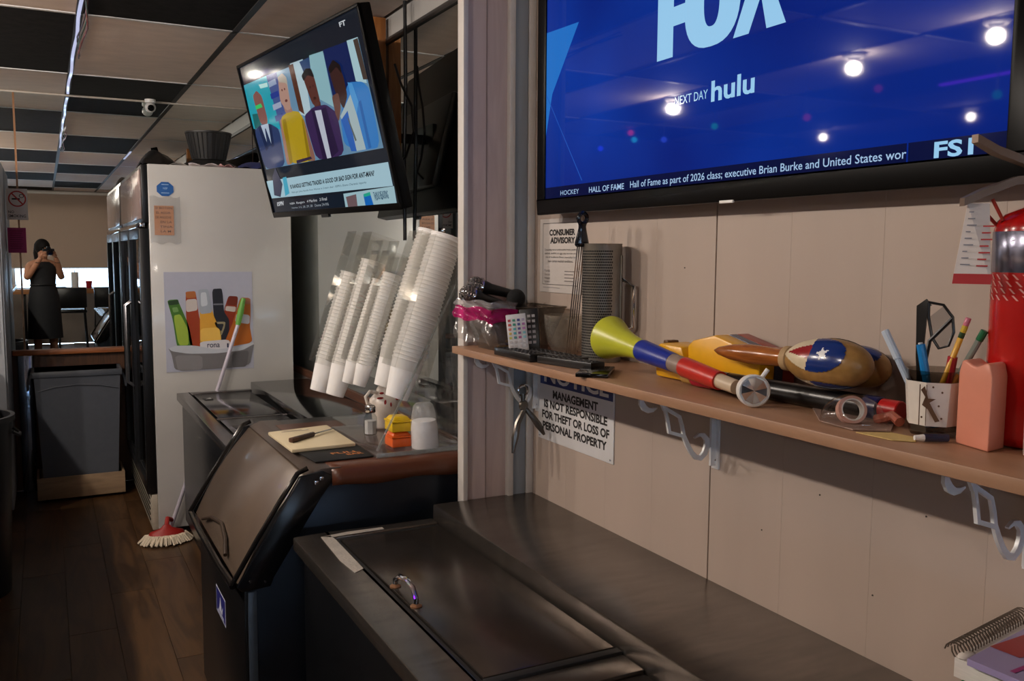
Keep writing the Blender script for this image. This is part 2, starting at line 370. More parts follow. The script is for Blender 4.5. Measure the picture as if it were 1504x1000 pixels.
for x in (1.128,):                       # shallow grooves of the panel
    struct(MB().box(x, x+.003, 2.3335, 2.336, 0, CZ).build('groove', mat('groove_dark', (138, 120, 114), rough=.7), po))
# wall behind the far coolers, carrying the mirror
GREYW = mat('grey_wall', (150, 147, 144), rough=.6, var=.04, vs=4)
struct(MB().box(MW+.004, 1.5, 2.362, BY+.1, 0, CZ+.1).build('wall_side', GREYW, smooth=0), 'pale wall carrying the side mirror')
struct(MB().box(LX, 1.5, BY+.012, BY+.1, 0, CZ+.1).build('wall_back', wood('back_wood', (74, 46, 26), (98, 62, 36), rough=.5, axis='z'), smooth=0), 'brown wood wall behind the mirror')
struct(MB().box(LX-.1, LX, RY, BY+.1, 0, CZ+.1).build('wall_left', mat('room_wall', (128, 116, 106), rough=.7, vs=3), smooth=0))
# rear wall with the long window, mostly covered by a blind
rw = MB(); ROOMW = MATS['room_wall']
wx0, wx1, wz0, wz1 = -3.6, 1.1, .90, 2.30
rw.box(LX, 1.5, RY-.12, RY, 0, wz0); rw.box(LX, 1.5, RY-.12, RY, wz1, CZ+.1)
rw.box(LX, wx0, RY-.12, RY, wz0, wz1); rw.box(wx1, 1.5, RY-.12, RY, wz0, wz1)
struct(rw.build('wall_rear', ROOMW, smooth=0), 'far wall behind the photographer with a long window')
wn = MB()
for x in [wx0, wx0+1.55, wx0+3.12, wx1-.05]: wn.box(x, x+.05, RY-.10, RY-.05, wz0, wz1)
wn.box(wx0, wx1, RY-.10, RY-.05, wz0, wz0+.04); wn.box(wx0, wx1, RY-.10, RY-.05, wz1-.04, wz1)
w1 = struct(wn.build('window_1', PWH), 'long window with daylight below the blind')
GLASS = clear('window_glass', (240, 246, 250))
for i in range(3): MB().box(wx0+.05+1.55*i, wx0+1.55*(i+1), RY-.078, RY-.074, wz0+.04, wz1-.04).build('pane', GLASS, w1)
bl = thing('roller_blind', 'tan roller blind covering the long window down to its lower part', 'blind', (-1.25, RY+.05, wz1))
BLIND = mat('blind_cloth', (176, 154, 138), rough=.8, var=.03, vs=2, emit=(196, 170, 140), es=.0)
bnt = BLIND.node_tree; tl = bnt.nodes.new('ShaderNodeBsdfTranslucent'); tl.inputs[0].default_value = (*lin((160,134,114)), 1)
mxs = bnt.nodes.new('ShaderNodeMixShader'); mxs.inputs[0].default_value = .35
bnt.links.new(bnt.nodes['Principled BSDF'].outputs[0], mxs.inputs[1]); bnt.links.new(tl.outputs[0], mxs.inputs[2]); bnt.links.new(mxs.outputs[0], bnt.nodes['Material Output'].inputs['Surface'])
MB().box(-4.2, 1.25, RY+.045, RY+.049, 1.27, 2.50).build('blind_cloth', BLIND, bl)
MB().tube([(-4.2, RY+.06, 2.50), (1.25, RY+.06, 2.50)], .025).build('roller', PWH, bl)
MB().box(-4.2, 1.25, RY+.04, RY+.055, 1.255, 1.275).build('bottom_bar', PWH, bl, bev=.003)
# left wall window (daylight into the dining side)
# ceiling: chequered lay-in tiles on a grid
CB = mat('ceiling_void', (20, 18, 17), rough=.9)
ce = struct(MB().box(LX, 1.5, RY, BY+.1, CZ+.02, CZ+.1).build('ceiling', CB, smooth=0), 'dropped ceiling of white and black tiles')
TW = mat('tile_white', (224, 208, 196), rough=.75, var=.07, vs=6, bump=.25, bs=70, stretch=(1, 2.2, 1))
TD = mat('tile_black', (24, 22, 22), rough=.85, spec=.15, var=.5, vs=18, bump=.2, bs=50)
GRW = mat('grid_white', (205, 205, 205), rough=.5); GRB = mat('grid_black', (38, 34, 32), rough=.5)
gx = [.171-.635*k for k in range(9, -1, -1)]; gx = [x for x in gx if x > LX]; gx += [.806, MW]
gy = [5.719-1.442*k for k in range(7, -1, -1)]; gy = [y for y in gy if y > RY]; gy = [RY]+gy+[BY]
proto = {}
for i in range(len(gx)-1):
    for j in range(len(gy)-1):
        x0, x1, y0, y1 = gx[i]+.012, gx[i+1]-.012, gy[j]+.008, gy[j+1]-.008
        col_i = len(gx)-2-i; row = len(gy)-2-j           # row 0 touches the mirror
        dark = (col_i == 1 and row % 2 == 0) or (col_i != 1 and col_i > 0 and (row+col_i) % 2 == 1)
        key = (round(x1-x0, 3), round(y1-y0, 3), dark)
        c = ((x0+x1)/2, (y0+y1)/2, CZ)
        if key not in proto:
            hx, hy = (x1-x0)/2, (y1-y0)/2
            o = MB().box(-hx, hx, -hy, hy, 0, .014).build('ceiling_tile', TD if dark else TW, ce, smooth=0, bev=.002, seg=1, local=True); o.location = c; proto[key] = o
        else: copy_of(proto[key], c)
for k, x in enumerate(gx[1:-1]): MB().box(x-.014, x+.014, RY, BY, CZ-.004, CZ+.012).build('grid_rail', GRB, ce, smooth=0)
for y in gy[1:-1]: MB().box(LX, MW, y-.010, y+.010, CZ-.004, CZ+.012).build('grid_rail', GRW, ce, smooth=0)
# big mirrors
mi = thing('wall_mirror', 'large mirror filling the end wall above the wood panel, reflecting the room', 'mirror', (.56, BY, .92))
MB().box(-.126, 1.322, BY-.004, BY+.010, .915, 2.528).build('mirror_sheet', mirror_mat(), mi, smooth=0)
MB().box(-.75, -.137, BY-.004, BY+.010, .915, 2.528).build('mirror_sheet', mirror_mat(), mi, smooth=0)
MB().box(-.137, -.126, BY-.010, BY+.004, .915, 2.528).build('joint_strip', mat('joint_leak_orange', (120, 86, 60), rough=.3, metal=.7), mi)  # orange colour stands in for light leaking through the mirror joint
MB().box(-.75, 1.322, BY-.016, BY+.008, 2.528, 2.5395).build('top_frame', mat('frame_tan', (176,166,154), rough=.5), mi, bev=.003)
MB().box(-.20, 1.322, BY-.05, BY+.010, .885, .915).build('ledge', wood('orange_wood', (150, 84, 40), (176, 104, 54), axis='x'), mi, bev=.003)
m2 = thing('wall_mirror', 'mirror on the side wall beside the hanging screen, reflecting the white cooler', 'mirror', (MW, 4.4, .93))
MB().box(MW-.004, MW+.003, 2.365, BY-.02, .872, 2.425).build('mirror_sheet', mirror_mat(), m2, smooth=0)
MB().box(MW-.012, MW+.003, 2.365, BY-.02, 2.425, 2.447).build('top_frame', GRB, m2)
MB().box(MW-.014, MW+.003, 2.365, BY-.02, .835, .872).build('bottom_rail', wood('rail_wood', (78, 48, 34), (104, 64, 44), axis='y'), m2)
struct(MB().box(-.175, -.09, BY-.045, BY+.012, .0, .885).build('trim_5', mat('polished_steel', (150, 165, 185), rough=.12, metal=1, var=.1, vs=8), bev=.006), 'polished steel strip beside the grey bin')
# ============================================================ COOLERS, ICE BIN, FRIDGE
RUB = mat('black_rubber', (10, 10, 11), rough=.6)
DKST = mat('dark_steel_top', (122, 114, 107), rough=.27, metal=.88, var=.2, vs=9, stretch=(1, 4, 1), bump=.02, bs=120)
LID = mat('lid_steel', (104, 96, 90), rough=.24, metal=.88, var=.2, vs=7, bump=.02, bs=100)
FOIL = mat('foil_tape', (196, 188, 178), rough=.4, metal=.35, bump=.6, bs=140)
def long_box(mb, x0, x1, y0, y1, z0, z1): return mb.box(x0, x1, y0, y1, z0, z1)
# near bottle cooler
nc = thing('bottle_cooler', 'long black bottle cooler with a grey steel top in the foreground', 'cooler', (.9, 1.0, 0))
MB().box(.585, RW-.004, -.2, 2.325, .10, .757).build('body', BLACKM, nc, bev=.006)
MB().box(.62, RW-.02, -.18, 2.30, 0, .10).build('plinth', BLACK, nc)
rim = MB()
rim.box(.560, .652, -.2, 2.335, .757, .793); rim.box(.652, .958, 2.288, 2.335, .757, .793); rim.box(.652, .958, 1.30, 1.372, .757, .785)
rim.box(.652, .958, -.2, -.1, .757, .793)
rim_o = rim.build('top_rim', DKST, nc, bev=.004)
MB().box(.652, .97, -.1, 2.288, .750, .762).build('well_floor', RUB, nc)
gk = MB(); gk.box(.653, .668, -.1, 2.287, .762, .788); gk.box(.668, .958, 2.272, 2.287, .762, .788); gk.box(.668, .958, 1.372, 1.392, .762, .790)
gk.build('gasket', RUB, nc, bev=.002)
ld = MB().box(.672, .956, 1.396, 2.268, .764, .790).build('lid', LID, nc, bev=.004)
MB().tube([(.684,1.885,.788),(.684,1.885,.806),(.686,1.86,.822),(.687,1.82,.827),(.686,1.78,.822),(.684,1.755,.806),(.684,1.755,.788)], .006, 10).build('handle', CHROME, ld)
for yy in (1.885, 1.755): MB().lathe([(.013,.788),(.013,.792),(.006,.796)], 12, Matrix.Translation((.684,yy,0))).build('handle_foot', mat('handle_foot', (150,110,80), rough=.4, metal=.6), ld)
ld2 = MB().box(.672, .956, .36, 1.298, .760, .778).build('lid', LID, nc, bev=.004)
st = MB(); st.box(.960, RW-.001, -.2, 2.33, .757, .834)
st.build('rear_step', DKST, nc, bev=.004)
tp = MB(); tp.prism([(.626,2.300,.7935),(.652,2.300,.7935),(.655,2.262,.7935),(.652,2.02,.7935),(.625,2.0,.7935),(.618,2.1,.7935)], (0,0,.0012))
tp.prism([(.626,2.300,.7935),(.70,2.312,.7935),(.80,2.310,.7935),(.80,2.292,.7935),(.70,2.288,.7935),(.652,2.286,.7935)], (0,0,.0012))
tp.build('foil_tape', FOIL, nc)
# ice bin
ic = thing('ice_bin', 'black ice storage bin with a sloping bronze lid between the two coolers', 'ice machine', (.8, 2.83, 0))
y0, y1 = 2.42, 3.21
NAVY = mat('ice_bin_coat', (30, 37, 47), rough=.3, metal=.55, var=.15, vs=6, bump=.03, bs=40)
MB().prism([(.455,y0,.06),(1.115,y0,.06),(1.115,y0,.925),(.70,y0,.925),(.60,y0,.80),(.505,y0,.652),(.455,y0,.64)], (0,y1-y0,0)).build('body', NAVY, ic, bev=.006)
MB().box(.446, .458, y0+.004, y1-.004, .06, .635).build('front_panel', BLACK, ic, bev=.003)
MB().box(.455, .478, y0-.004, y0+.001, .06, .63).build('corner_strip', mat('corner_grey', (96, 108, 122), rough=.35, metal=.6), ic, bev=.001)
# sloping hood side in black
MB().prism([(.425,y0-.012,.65),(.44,y0-.012,.635),(.515,y0-.012,.64),(.525,y0-.012,.665),(.655,y0-.012,.865),(.70,y0-.012,.925),(.665,y0-.012,.945),(.60,y0-.012,.935)], (0,.016,0)).build('hood_side', mat('hood_black', (15,17,21), rough=.22), ic, bev=.004)
MB().prism([(.425,y1-.004,.65),(.44,y1-.004,.635),(.525,y1-.004,.665),(.655,y1-.004,.865),(.70,y1-.004,.925),(.665,y1-.004,.945),(.60,y1-.004,.935)], (0,.016,0)).build('hood_side', MATS['hood_black'], ic, bev=.004)
BRZ = mat('bin_lid_bronze', (92, 78, 66), rough=.34, metal=.25, var=.18, vs=5, bump=.05, bs=160, coat=.3)
def arc_door():
    m = MB(); prof = []
    for k in range(9):
        a = k/8; x = .432+(.618-.432)*a; z = .648+(.934-.648)*a; b = .016*math.sin(math.pi*a); prof.append((x-b*.84, z+b*.5))
    prof += [(.64, .930)]
    inner = [(x+.02, z-.012) for x, z in prof][::-1]
    m.prism([(x, y0+.012, z) for x, z in prof+inner], (0, y1-y0-.024, 0)); return m
dr = arc_door().build('lid', BRZ, ic, bev=.003)
fr = MB()
edge = [(.428,.645),(.44,.665),(.50,.765),(.56,.858),(.612,.934),(.64,.945)]
for yy in (y0+.006, y1-.006): MB().tube([(x-.014, yy, z+.008) for x, z in edge], .0075, 8).build('lid_edge', mat('lid_edge_dark', (22,20,20), rough=.12), dr)
MB().tube([(.418,y0+.01,.650),(.414,y0+.2,.646),(.414,y1-.2,.646),(.418,y1-.01,.650)], .010, 8).build('lid_lip', mat('lid_edge_dark', (22,20,20)), dr)
MB().tube([(.432,2.62,.676),(.446,2.70,.700),(.456,2.82,.712),(.446,2.94,.700),(.430,3.02,.676)], .006, 8).build('grip_ridge', mat('grip_brown', (58,46,38), rough=.3), dr)
MB().prism([(.62,y0-.004,.936),(.662,y0-.004,.951),(.72,y0-.004,.950),(.72,y0-.004,.925),(.64,y0-.004,.925)], (0,y1-y0+.008,0)).build('hinge_cover', mat('hinge_dark', (86,76,70), rough=.35, metal=.3), ic, bev=.004)
MB().box(.70, 1.115, y0, y1, .925, .947).build('top_panel', mat('bin_top', (50,48,48), rough=.35, metal=.5), ic, bev=.002)
MB().box(1.098, 1.13, y0-.03, y0+.002, .60, .945).build('pipe_cover', mat('corner_grey', (96,108,122)), ic, bev=.003)
for (x, z) in [(.66,.925),(.645,.915)]: MB().lathe([(.007,0),(.006,.004),(.001,.005)], 12, Matrix.Translation((x,y0-.012,z)) @ Matrix.Rotation(math.pi/2,4,'X')).build('screw', CHROME, ic)
for (x, z) in [(.46,.662),(.50,.656)]: MB().lathe([(.004,0),(.003,.003)], 10, Matrix.Translation((x,y0-.012,z)) @ Matrix.Rotation(math.pi/2,4,'X')).build('screw', CHROME, ic)
decal('maker_badge', ic, (.4455, 2.885, .415), (0,-1,0), (0,0,1), [
    ('rect', (0,0,.165,.085), ink('badge_white', (190,195,215)), 1), ('rect', (.006,.005,.159,.080), ink('badge_blue', (28,36,120), .3), 2),
    ('poly', [(.06,.03),(.08,.07),(.10,.03),(.125,.05),(.11,.02),(.05,.02)], ink('badge_white', (190,195,215)), 3),
    ('rect', (.03,.010,.135,.016), ink('badge_white', (190,195,215)), 3)], label='small blue and white maker badge')
# brown vinyl mat draped over the bin top
VIN = mat('brown_vinyl', (92, 52, 34), rough=.32, var=.1, vs=9, bump=.25, bs=14)
vm = MB(); NX = 14
pr = [(3.10,.9495),(2.60,.9495),(2.45,.9500),(2.425,.9490),(2.412,.940),(2.409,.918),(2.408,.898)]
top = []; 
for k in range(NX+1):
    x = .690+(1.105-.690)*k/NX
    for i, (yy, zz) in enumerate(pr):
        wv = .003*math.sin(k*1.1)*(i > 3); top.append((x, yy-abs(wv), zz+(.004*math.sin(k*.8+1) if i == 6 else 0)))
np_ = len(pr); vm.v = [Vector(p) for p in top]
vm.f = [(k*np_+i, (k+1)*np_+i, (k+1)*np_+i+1, k*np_+i+1) for k in range(NX) for i in range(np_-1)]; vm.m = [0]*len(vm.f)
vo = solo(vm, 'vinyl_mat', VIN, 'brown vinyl sheet draped over the ice bin top', 'mat', (.9, 2.6, .948), smooth=60)
md = vo.modifiers.new('thick', 'SOLIDIFY'); md.thickness = .0025; md.offset = 1
# far bottle cooler
fc = thing('bottle_cooler', 'farther bottle cooler with two flush lids beside the white upright cooler', 'cooler', (.95, 4.1, 0))
MB().box(.625, MW-.016, 3.24, 5.02, .10, .760).build('body', BLACKM, fc, bev=.006)
MB().box(.66, MW-.03, 3.26, 5.0, 0, .10).build('plinth', BLACK, fc)
FST = mat('far_top_steel', (118, 114, 114), rough=.22, metal=.9, var=.12, vs=8, stretch=(1,4,1))
rm = MB(); rm.box(.600, .662, 3.24, 5.03, .758, .796); rm.box(.662, .985, 4.985, 5.03, .758, .796); rm.box(.662, .985, 4.17, 4.19, .758, .794); rm.box(.662,.985,3.24,3.30,.758,.796)
rm.build('top_rim', FST, fc, bev=.003)
MB().box(.655, .99, 3.26, 5.0, .755, .766).build('well_floor', RUB, fc)
for a, b in ((4.205, 4.972), (3.315, 4.155)):
    l2 = MB().box(.676, .972, a, b, .766, .793).build('lid', mat('far_lid', (74,72,74), rough=.14, metal=.9, var=.15, vs=6), fc, bev=.003)
    yc = a+(b-a)*.82
    MB().box(.700, .745, yc-.085, yc-.01, .789, .7945).build('finger_pull', BLACK, l2, bev=.002)
    MB().prism([(.706,yc-.075,.7946),(.738,yc-.02,.7946),(.738,yc-.075,.7946)], (0,0,.001)).build('pull_insert', CHROME, l2)
MB().box(.988, MW-.015, 3.24, 5.03, .758, .834).build('rear_step', mat('rear_step_steel', (108,108,110), rough=.10, metal=.95, var=.06, vs=5), fc, bev=.003)
# upright glass-door cooler standing against the mirror
fx0, fx1, fy0, fy1, fh = .478, 1.247, 5.11, 6.465, 2.007
fr_ = thing('upright_cooler', 'tall white upright cooler with black framed glass doors facing the aisle', 'refrigerator', (.86, 5.8, 0))
FWH = mat('cooler_white', (186, 184, 181), rough=.30, var=.05, vs=3, coat=.2, bump=.02, bs=18)
MB().box(fx0+.02, fx1, fy0, fy1, .04, fh).build('cabinet', FWH, fr_, bev=.006)
MB().box(fx0+.05, fx1-.03, fy0+.03, fy1-.03, 0, .05).build('plinth', BLACK, fr_)
MB().box(fx0-.012, fx0+.02, fy0+.004, fy1-.006, 1.70, fh-.004).build('header_frame', BLACK, fr_, bev=.004)
MB().box(fx0-.020, fx0-.010, fy0+.03, fy1-.03, 1.72, fh-.03).build('header_panel', mat('header_print', (150,132,128), rough=.15, var=.12, vs=4), fr_, bev=.002)
MB().box(fx0-.026, fx0+.0, fy0+.004, fy1-.006, 1.675, 1.70).build('header_rail', CHROME, fr_, bev=.003)
ALU = mat('door_alu', (150,150,154), rough=.25, metal=.9)
GD = clear('door_glass', (190,196,200), rough=.02)
ym = (fy0+fy1)/2
for a, b in ((fy0+.006, ym-.004), (ym+.004, fy1-.008)):
    d = MB(); t = .055
    d.box(fx0-.03, fx0+.018, a, a+t, .24, 1.67); d.box(fx0-.03, fx0+.018, b-t, b, .24, 1.67)
    d.box(fx0-.03, fx0+.018, a+t, b-t, .24, .24+t); d.box(fx0-.03, fx0+.018, a+t, b-t, 1.67-t, 1.67)
    do = d.build('door', BLACK, fr_, bev=.003)
    MB().box(fx0-.012, fx0-.006, a+t, b-t, .24+t, 1.67-t).build('pane', GD, do)
    MB().box(fx0-.014, fx0+.012, a+t, b-t, .30, .303).build('pane_seal', ALU, do)
    hy = b-.03 if a < ym-.2 else a+.03
    MB().tube([(fx0-.03,hy,.75),(fx0-.06,hy,.77),(fx0-.06,hy,1.23),(fx0-.03,hy,1.25)], .009, 8).build('handle', ALU, do)
MB().box(fx0-.01, fx0+.02, fy0+.006, fy1-.008, .04, .235).build('kick_grille', mat('kick_cream', (176,166,150), rough=.5, var=.1), fr_, bev=.003)
for k in range(5): MB().box(fx0-.014, fx0-.008, fy0+.1, fy1-.1, .07+.03*k, .08+.03*k).build('grille_slot', BLACK, fr_)
# bluish octagon, bagged note, bucket poster on its side
FY = fy0-.001
s8 = [(.045*math.cos(math.pi/8+k*math.pi/4), .040*math.sin(math.pi/8+k*math.pi/4)) for k in range(8)]
so = MB().prism([(.583+x, fy0, 1.878+z) for x, z in s8], (0,-.002,0)); so = solo(so, 'octagon_sticker', ink('oct_blue', (38,92,160), .35), 'blue octagonal sticker on the side of the white cooler', 'sticker', (.583, fy0, 1.878))
decal('sticker_print', so, (.583, fy0-.002, 1.878), (1,0,0), (0,0,1), [('text', ('NSF', -.010,-.002,.012,.009), ink('pale_blue', (170,200,230)), 1), ('rect', (-.02,-.022,.02,-.019), ink('pale_blue', (170,200,230)), 1), ('rect', (-.018,.022,.018,.025), ink('pale_blue', (170,200,230)), 1)])
nb = thing('bagged_note', 'orange handwritten note in a clear plastic bag taped to the white cooler', 'note', (.575, fy0, 1.70))
MB().box(.525, .622, fy0-.003, fy0-.0005, 1.635, 1.79).build('paper', ink('note_orange', (206,140,92)), nb)
bag = MB(); nn = 10
for i in range(nn+1):
    for j in range(nn+1):
        bag.v.append(Vector((.503+.152*i/nn, fy0-.006-.004*abs(math.sin(i*1.7+j*.9)), 1.592+.246*j/nn+.006*math.sin(i*1.3)*(j in (0,nn)))))
bag.f = [(i*(nn+1)+j, (i+1)*(nn+1)+j, (i+1)*(nn+1)+j+1, i*(nn+1)+j+1) for i in range(nn) for j in range(nn)]; bag.m = [0]*len(bag.f)
bag.build('plastic_bag', clear('bag_plastic', (238,238,238), haze=((220,220,220), .10), rough=.12), nb, smooth=50)
INK = ink('pen_brown', (92,48,30))
decal('handwriting', nb, (.525, fy0-.0032, 1.635), (1,0,0), (0,0,1), [('text', (t, .006+.004*(k % 2)+(.02 if k > 2 else 0), .137-.0245*k, .09-.003*((k*3) % 4), .149-.0245*k, .01), INK, 1) for k, t in enumerate(['SI BOTAN', 'EL AGUA', 'DE ANOCHE', 'EN LA', 'TINA', 'LA M'][:6])])
pp = thing('bucket_poster', 'pale poster of beer bottles in an ice bucket on the cooler side', 'poster', (.79, fy0, .9))
MB().box(.562, 1.023, fy0-.0025, fy0-.0002, .90, 1.44).build('sheet', ink('poster_grey', (172,174,190), .35), pp)
Q = lambda pts: [((235+x/5-243)*.003574, (543-(380+y/5))*.00369) for x, y in pts]
it = []
def pol(pts, nm, c, lay): it.append(('blob', Q(pts), ink('p_'+nm, c, .35), lay))
pol([(60,295),(75,285),(135,282),(140,300),(210,480),(235,640),(120,640),(95,430)], 'green', (66,112,34), 1); pol([(62,296),(138,284),(142,318),(72,325)], 'dkgreen', (34,60,24), 2); pol([(100,400),(150,390),(200,500),(205,620),(130,620)], 'ltgreen', (150,176,60), 2)
pol([(92,342),(130,338),(140,372),(100,378)], 'ltgreen2', (110,150,80), 3)
pol([(192,230),(262,225),(270,275),(285,420),(330,560),(320,640),(215,640),(190,420)], 'amber', (150,56,18), 1); pol([(190,228),(262,223),(268,272),(196,276)], 'foil', (170,100,50), 2); pol([(192,285),(270,280),(276,365),(192,378)], 'label', (196,186,180), 2)
pol([(470,360),(505,262),(578,268),(560,380),(530,470),(500,600),(455,600)], 'amber2', (142,48,20), 1); pol([(505,262),(576,268),(565,335),(490,330)], 'foil2', (110,38,20), 2); pol([(484,338),(560,345),(552,385),(476,372)], 'label', (196,186,180), 2)
pol([(595,275),(670,282),(668,400),(660,500),(680,620),(470,650),(480,580),(530,470),(560,380)], 'amber3', (176,96,26), 2); pol([(560,395),(662,410),(658,480),(548,460)], 'label2', (190,188,196), 3); pol([(598,278),(670,284),(668,330),(590,320)], 'foil3', (160,100,70), 3)
pol([(383,210),(455,206),(462,250),(468,380),(505,440),(505,520),(470,600),(430,640),(400,560),(392,420)], 'stout', (34,34,42), 3); pol([(392,455),(478,455),(470,500),(445,560),(425,530)], 'stoutlabel', (150,140,110), 4); pol([(404,470),(466,470),(444,530)], 'stout', (34,34,42), 5); pol([(390,318),(464,318),(464,330),(390,330)], 'stoutgrey', (110,112,120), 4)
pol([(285,218),(352,216),(360,260),(380,360),(395,420),(440,520),(445,640),(285,640),(290,420)], 'beer', (214,158,52), 4); pol([(283,212),(354,210),(362,250),(384,385),(290,395),(285,260)], 'neck', (158,166,178), 5); pol([(300,235),(340,233),(350,330),(300,340)], 'necklt', (196,202,210), 6); pol([(290,500),(430,495),(442,600),(290,605)], 'beerlt', (232,186,84), 5)
pol([(285,598),(500,588),(520,660),(285,660)], 'label3', (206,204,208), 6)
it.append(('text', ('rona', *Q([(338,645)])[0], *Q([(430,616)])[0], .01), ink('p_navy', (28,34,70)), 7)); pol([(484,618),(496,616),(496,650),(484,650)], 'navy', (28,34,70), 7)
pol([(55,640),(110,620),(250,625),(400,660),(560,650),(680,615),(690,640),(600,675),(400,690),(200,685),(90,665)], 'ice', (186,190,198), 7)
pol([(55,635),(80,660),(200,684),(400,690),(600,675),(690,630),(682,660),(650,800),(100,810),(78,680)], 'bucket', (112,110,112), 8); pol([(100,690),(300,700),(300,806),(120,808)], 'bucketlt', (130,128,130), 9); pol([(520,690),(650,675),(630,800),(520,802)], 'bucketdk', (92,90,92), 9)
decal('poster_print', pp, (.562, fy0-.0026, .90), (1,0,0), (0,0,1), it, eps=.0004)
# ============================================================ SCREENS
BEZ = mat('bezel_black', (5, 5, 6), rough=.35, spec=.1, var=.1)
tv = thing('television', 'big wall television showing a blue FOX promo with a news ticker', 'television', (RW, 1.49, 1.655))
MB().box(1.222, RW-.012, .80, 2.18, 1.662, 2.44).build('housing', BEZ, tv, bev=.006)
MB().box(1.262, RW-.001, 1.2, 1.8, 1.85, 2.2).build('wall_plate', BLACKM, tv)
bz = MB(); bz.box(1.212,1.224,.79,2.185,1.655,1.694); bz.box(1.212,1.224,.79,2.185,2.42,2.445); bz.box(1.212,1.224,2.145,2.185,1.694,2.42); bz.box(1.212,1.224,.79,.822,1.694,2.42)
bz.build('bezel', BEZ, tv, bev=.003)
MB().box(1.209, 1.214, 1.385, 1.425, 1.652, 1.658).build('sensor', WHITEP, tv, bev=.001)
def screen_blue():
    m = bpy.data.materials.new('screen_blue'); m.use_nodes = True; nt = m.node_tree; b = nt.nodes['Principled BSDF']
    b.inputs['Base Color'].default_value = (.003,.004,.006,1); b.inputs['Roughness'].default_value = .03; b.inputs['Specular IOR Level'].default_value = .10
    tc = nt.nodes.new('ShaderNodeTexCoord'); n = nt.nodes.new('ShaderNodeTexNoise'); n.inputs['Scale'].default_value = 2.0; nt.links.new(tc.outputs['Object'], n.inputs['Vector'])
    r = nt.nodes.new('ShaderNodeValToRGB'); r.color_ramp.elements[0].position = .3; r.color_ramp.elements[1].position = .75
    r.color_ramp.elements[0].color = (*lin((4,24,112)),1); r.color_ramp.elements[1].color = (*lin((12,56,160)),1)
    nt.links.new(n.outputs['Fac'], r.inputs['Fac']); nt.links.new(r.outputs['Color'], b.inputs['Emission Color']); b.inputs['Emission Strength'].default_value = .55
    return m
MB().box(1.2165, 1.2200, .820, 2.147, 1.692, 2.422).build('screen', screen_blue(), tv, smooth=0)
GP = glow('pale_blue', (150,200,235), .6); GN = glow('ticker_navy', (10,18,62), .5); GC = glow('sky_wedge', (40,120,210), .5); GW = glow('ticker_white', (160,190,225), .6); GL = glow('thin_line', (40,90,190), .5)
U = lambda Y: 2.147-Y
V_ = lambda z: z-1.692
fox = []
zb = 1.972; zt = 2.152; F0 = U(1.652)
fox += [('poly', [(F0,V_(zb)),(F0+.056,V_(zb)),(F0+.056,V_(2.036)),(F0+.098,V_(2.036)),(F0+.098,V_(2.076)),(F0+.056,V_(2.076)),(F0+.056,V_(2.11)),(F0+.104,V_(2.11)),(F0+.104,V_(zt)),(F0,V_(zt))], GP, 2)]
# rounded O, cut as ring, then X
oc = []
n = 36; cx, cz, ra, rb = U(1.472), 2.062, .086, .092; ia, ib = .024, .052
for i in range(n):
    a0, a1 = 2*math.pi*i/n, 2*math.pi*(i+1)/n
    q = lambda a, s, t: (cx+s*math.copysign(abs(math.cos(a))**.8, math.cos(a)), V_(cz)+t*math.copysign(abs(math.sin(a))**.8, math.sin(a)))
    fox.append(('poly', [q(a0,ra,rb), q(a1,ra,rb), q(a1,ia,ib), q(a0,ia,ib)], GP, 2))
X0 = U(1.405)
fox += [('poly', [(X0,V_(zb)),(X0+.044,V_(zb)),(X0+.075,V_(2.036)),(X0+.092,V_(zb)),(X0+.142,V_(zb)),(X0+.098,V_(2.064)),(X0+.136,V_(zt)),(X0+.092,V_(zt)),(X0+.070,V_(2.09)),(X0+.05,V_(zt)),(X0+.0,V_(zt)),(X0+.042,V_(2.062))], GP, 2)]
fox += [('poly', [(0,V_(2.136)),(U(1.983),V_(2.13)),(U(2.113),V_(1.972)),(0,V_(1.98))][:3]+[(0,V_(1.86))], GC, 1),
        ('poly', [(0,V_(1.975)),(.003,V_(1.975)),(U(1.957),V_(1.735)),(U(1.961),V_(1.735))], GL, 1),
        ('poly', [(U(.95),V_(2.14)),(U(.947),V_(2.14)),(U(.83),V_(1.93)),(U(.834),V_(1.93))], GL, 1),
        ('text', ('NEXT DAY', U(1.585), V_(1.868), U(1.477), V_(1.886)), GP, 2), ('text', ('hulu', U(1.466), V_(1.858), U(1.340), V_(1.900), .025), GP, 2),
        ('rect', (0, 0, U(.99), V_(1.727)), GN, 1), ('rect', (U(.987), 0, U(.820), V_(1.727)), GN, 1),
        ('text', ('HOCKEY', U(2.064), V_(1.703), U(1.972), V_(1.715)), GW, 2), ('text', ('HALL OF FAME', U(1.924), V_(1.702), U(1.771), V_(1.716), .01), GW, 2),
        ('text', ('Hall of Fame as part of 2026 class; executive Brian Burke and United States wor', U(1.746), V_(1.6985), U(.990), V_(1.7185), .006), GW, 2),
        ('text', ('FS1', U(.940), V_(1.6985), U(.874), V_(1.7235), .03), GP, 2)]
decal('screen_picture', tv, (1.2165, 2.147, 1.692), (0,-1,0), (0,0,1), fox, eps=.0004)
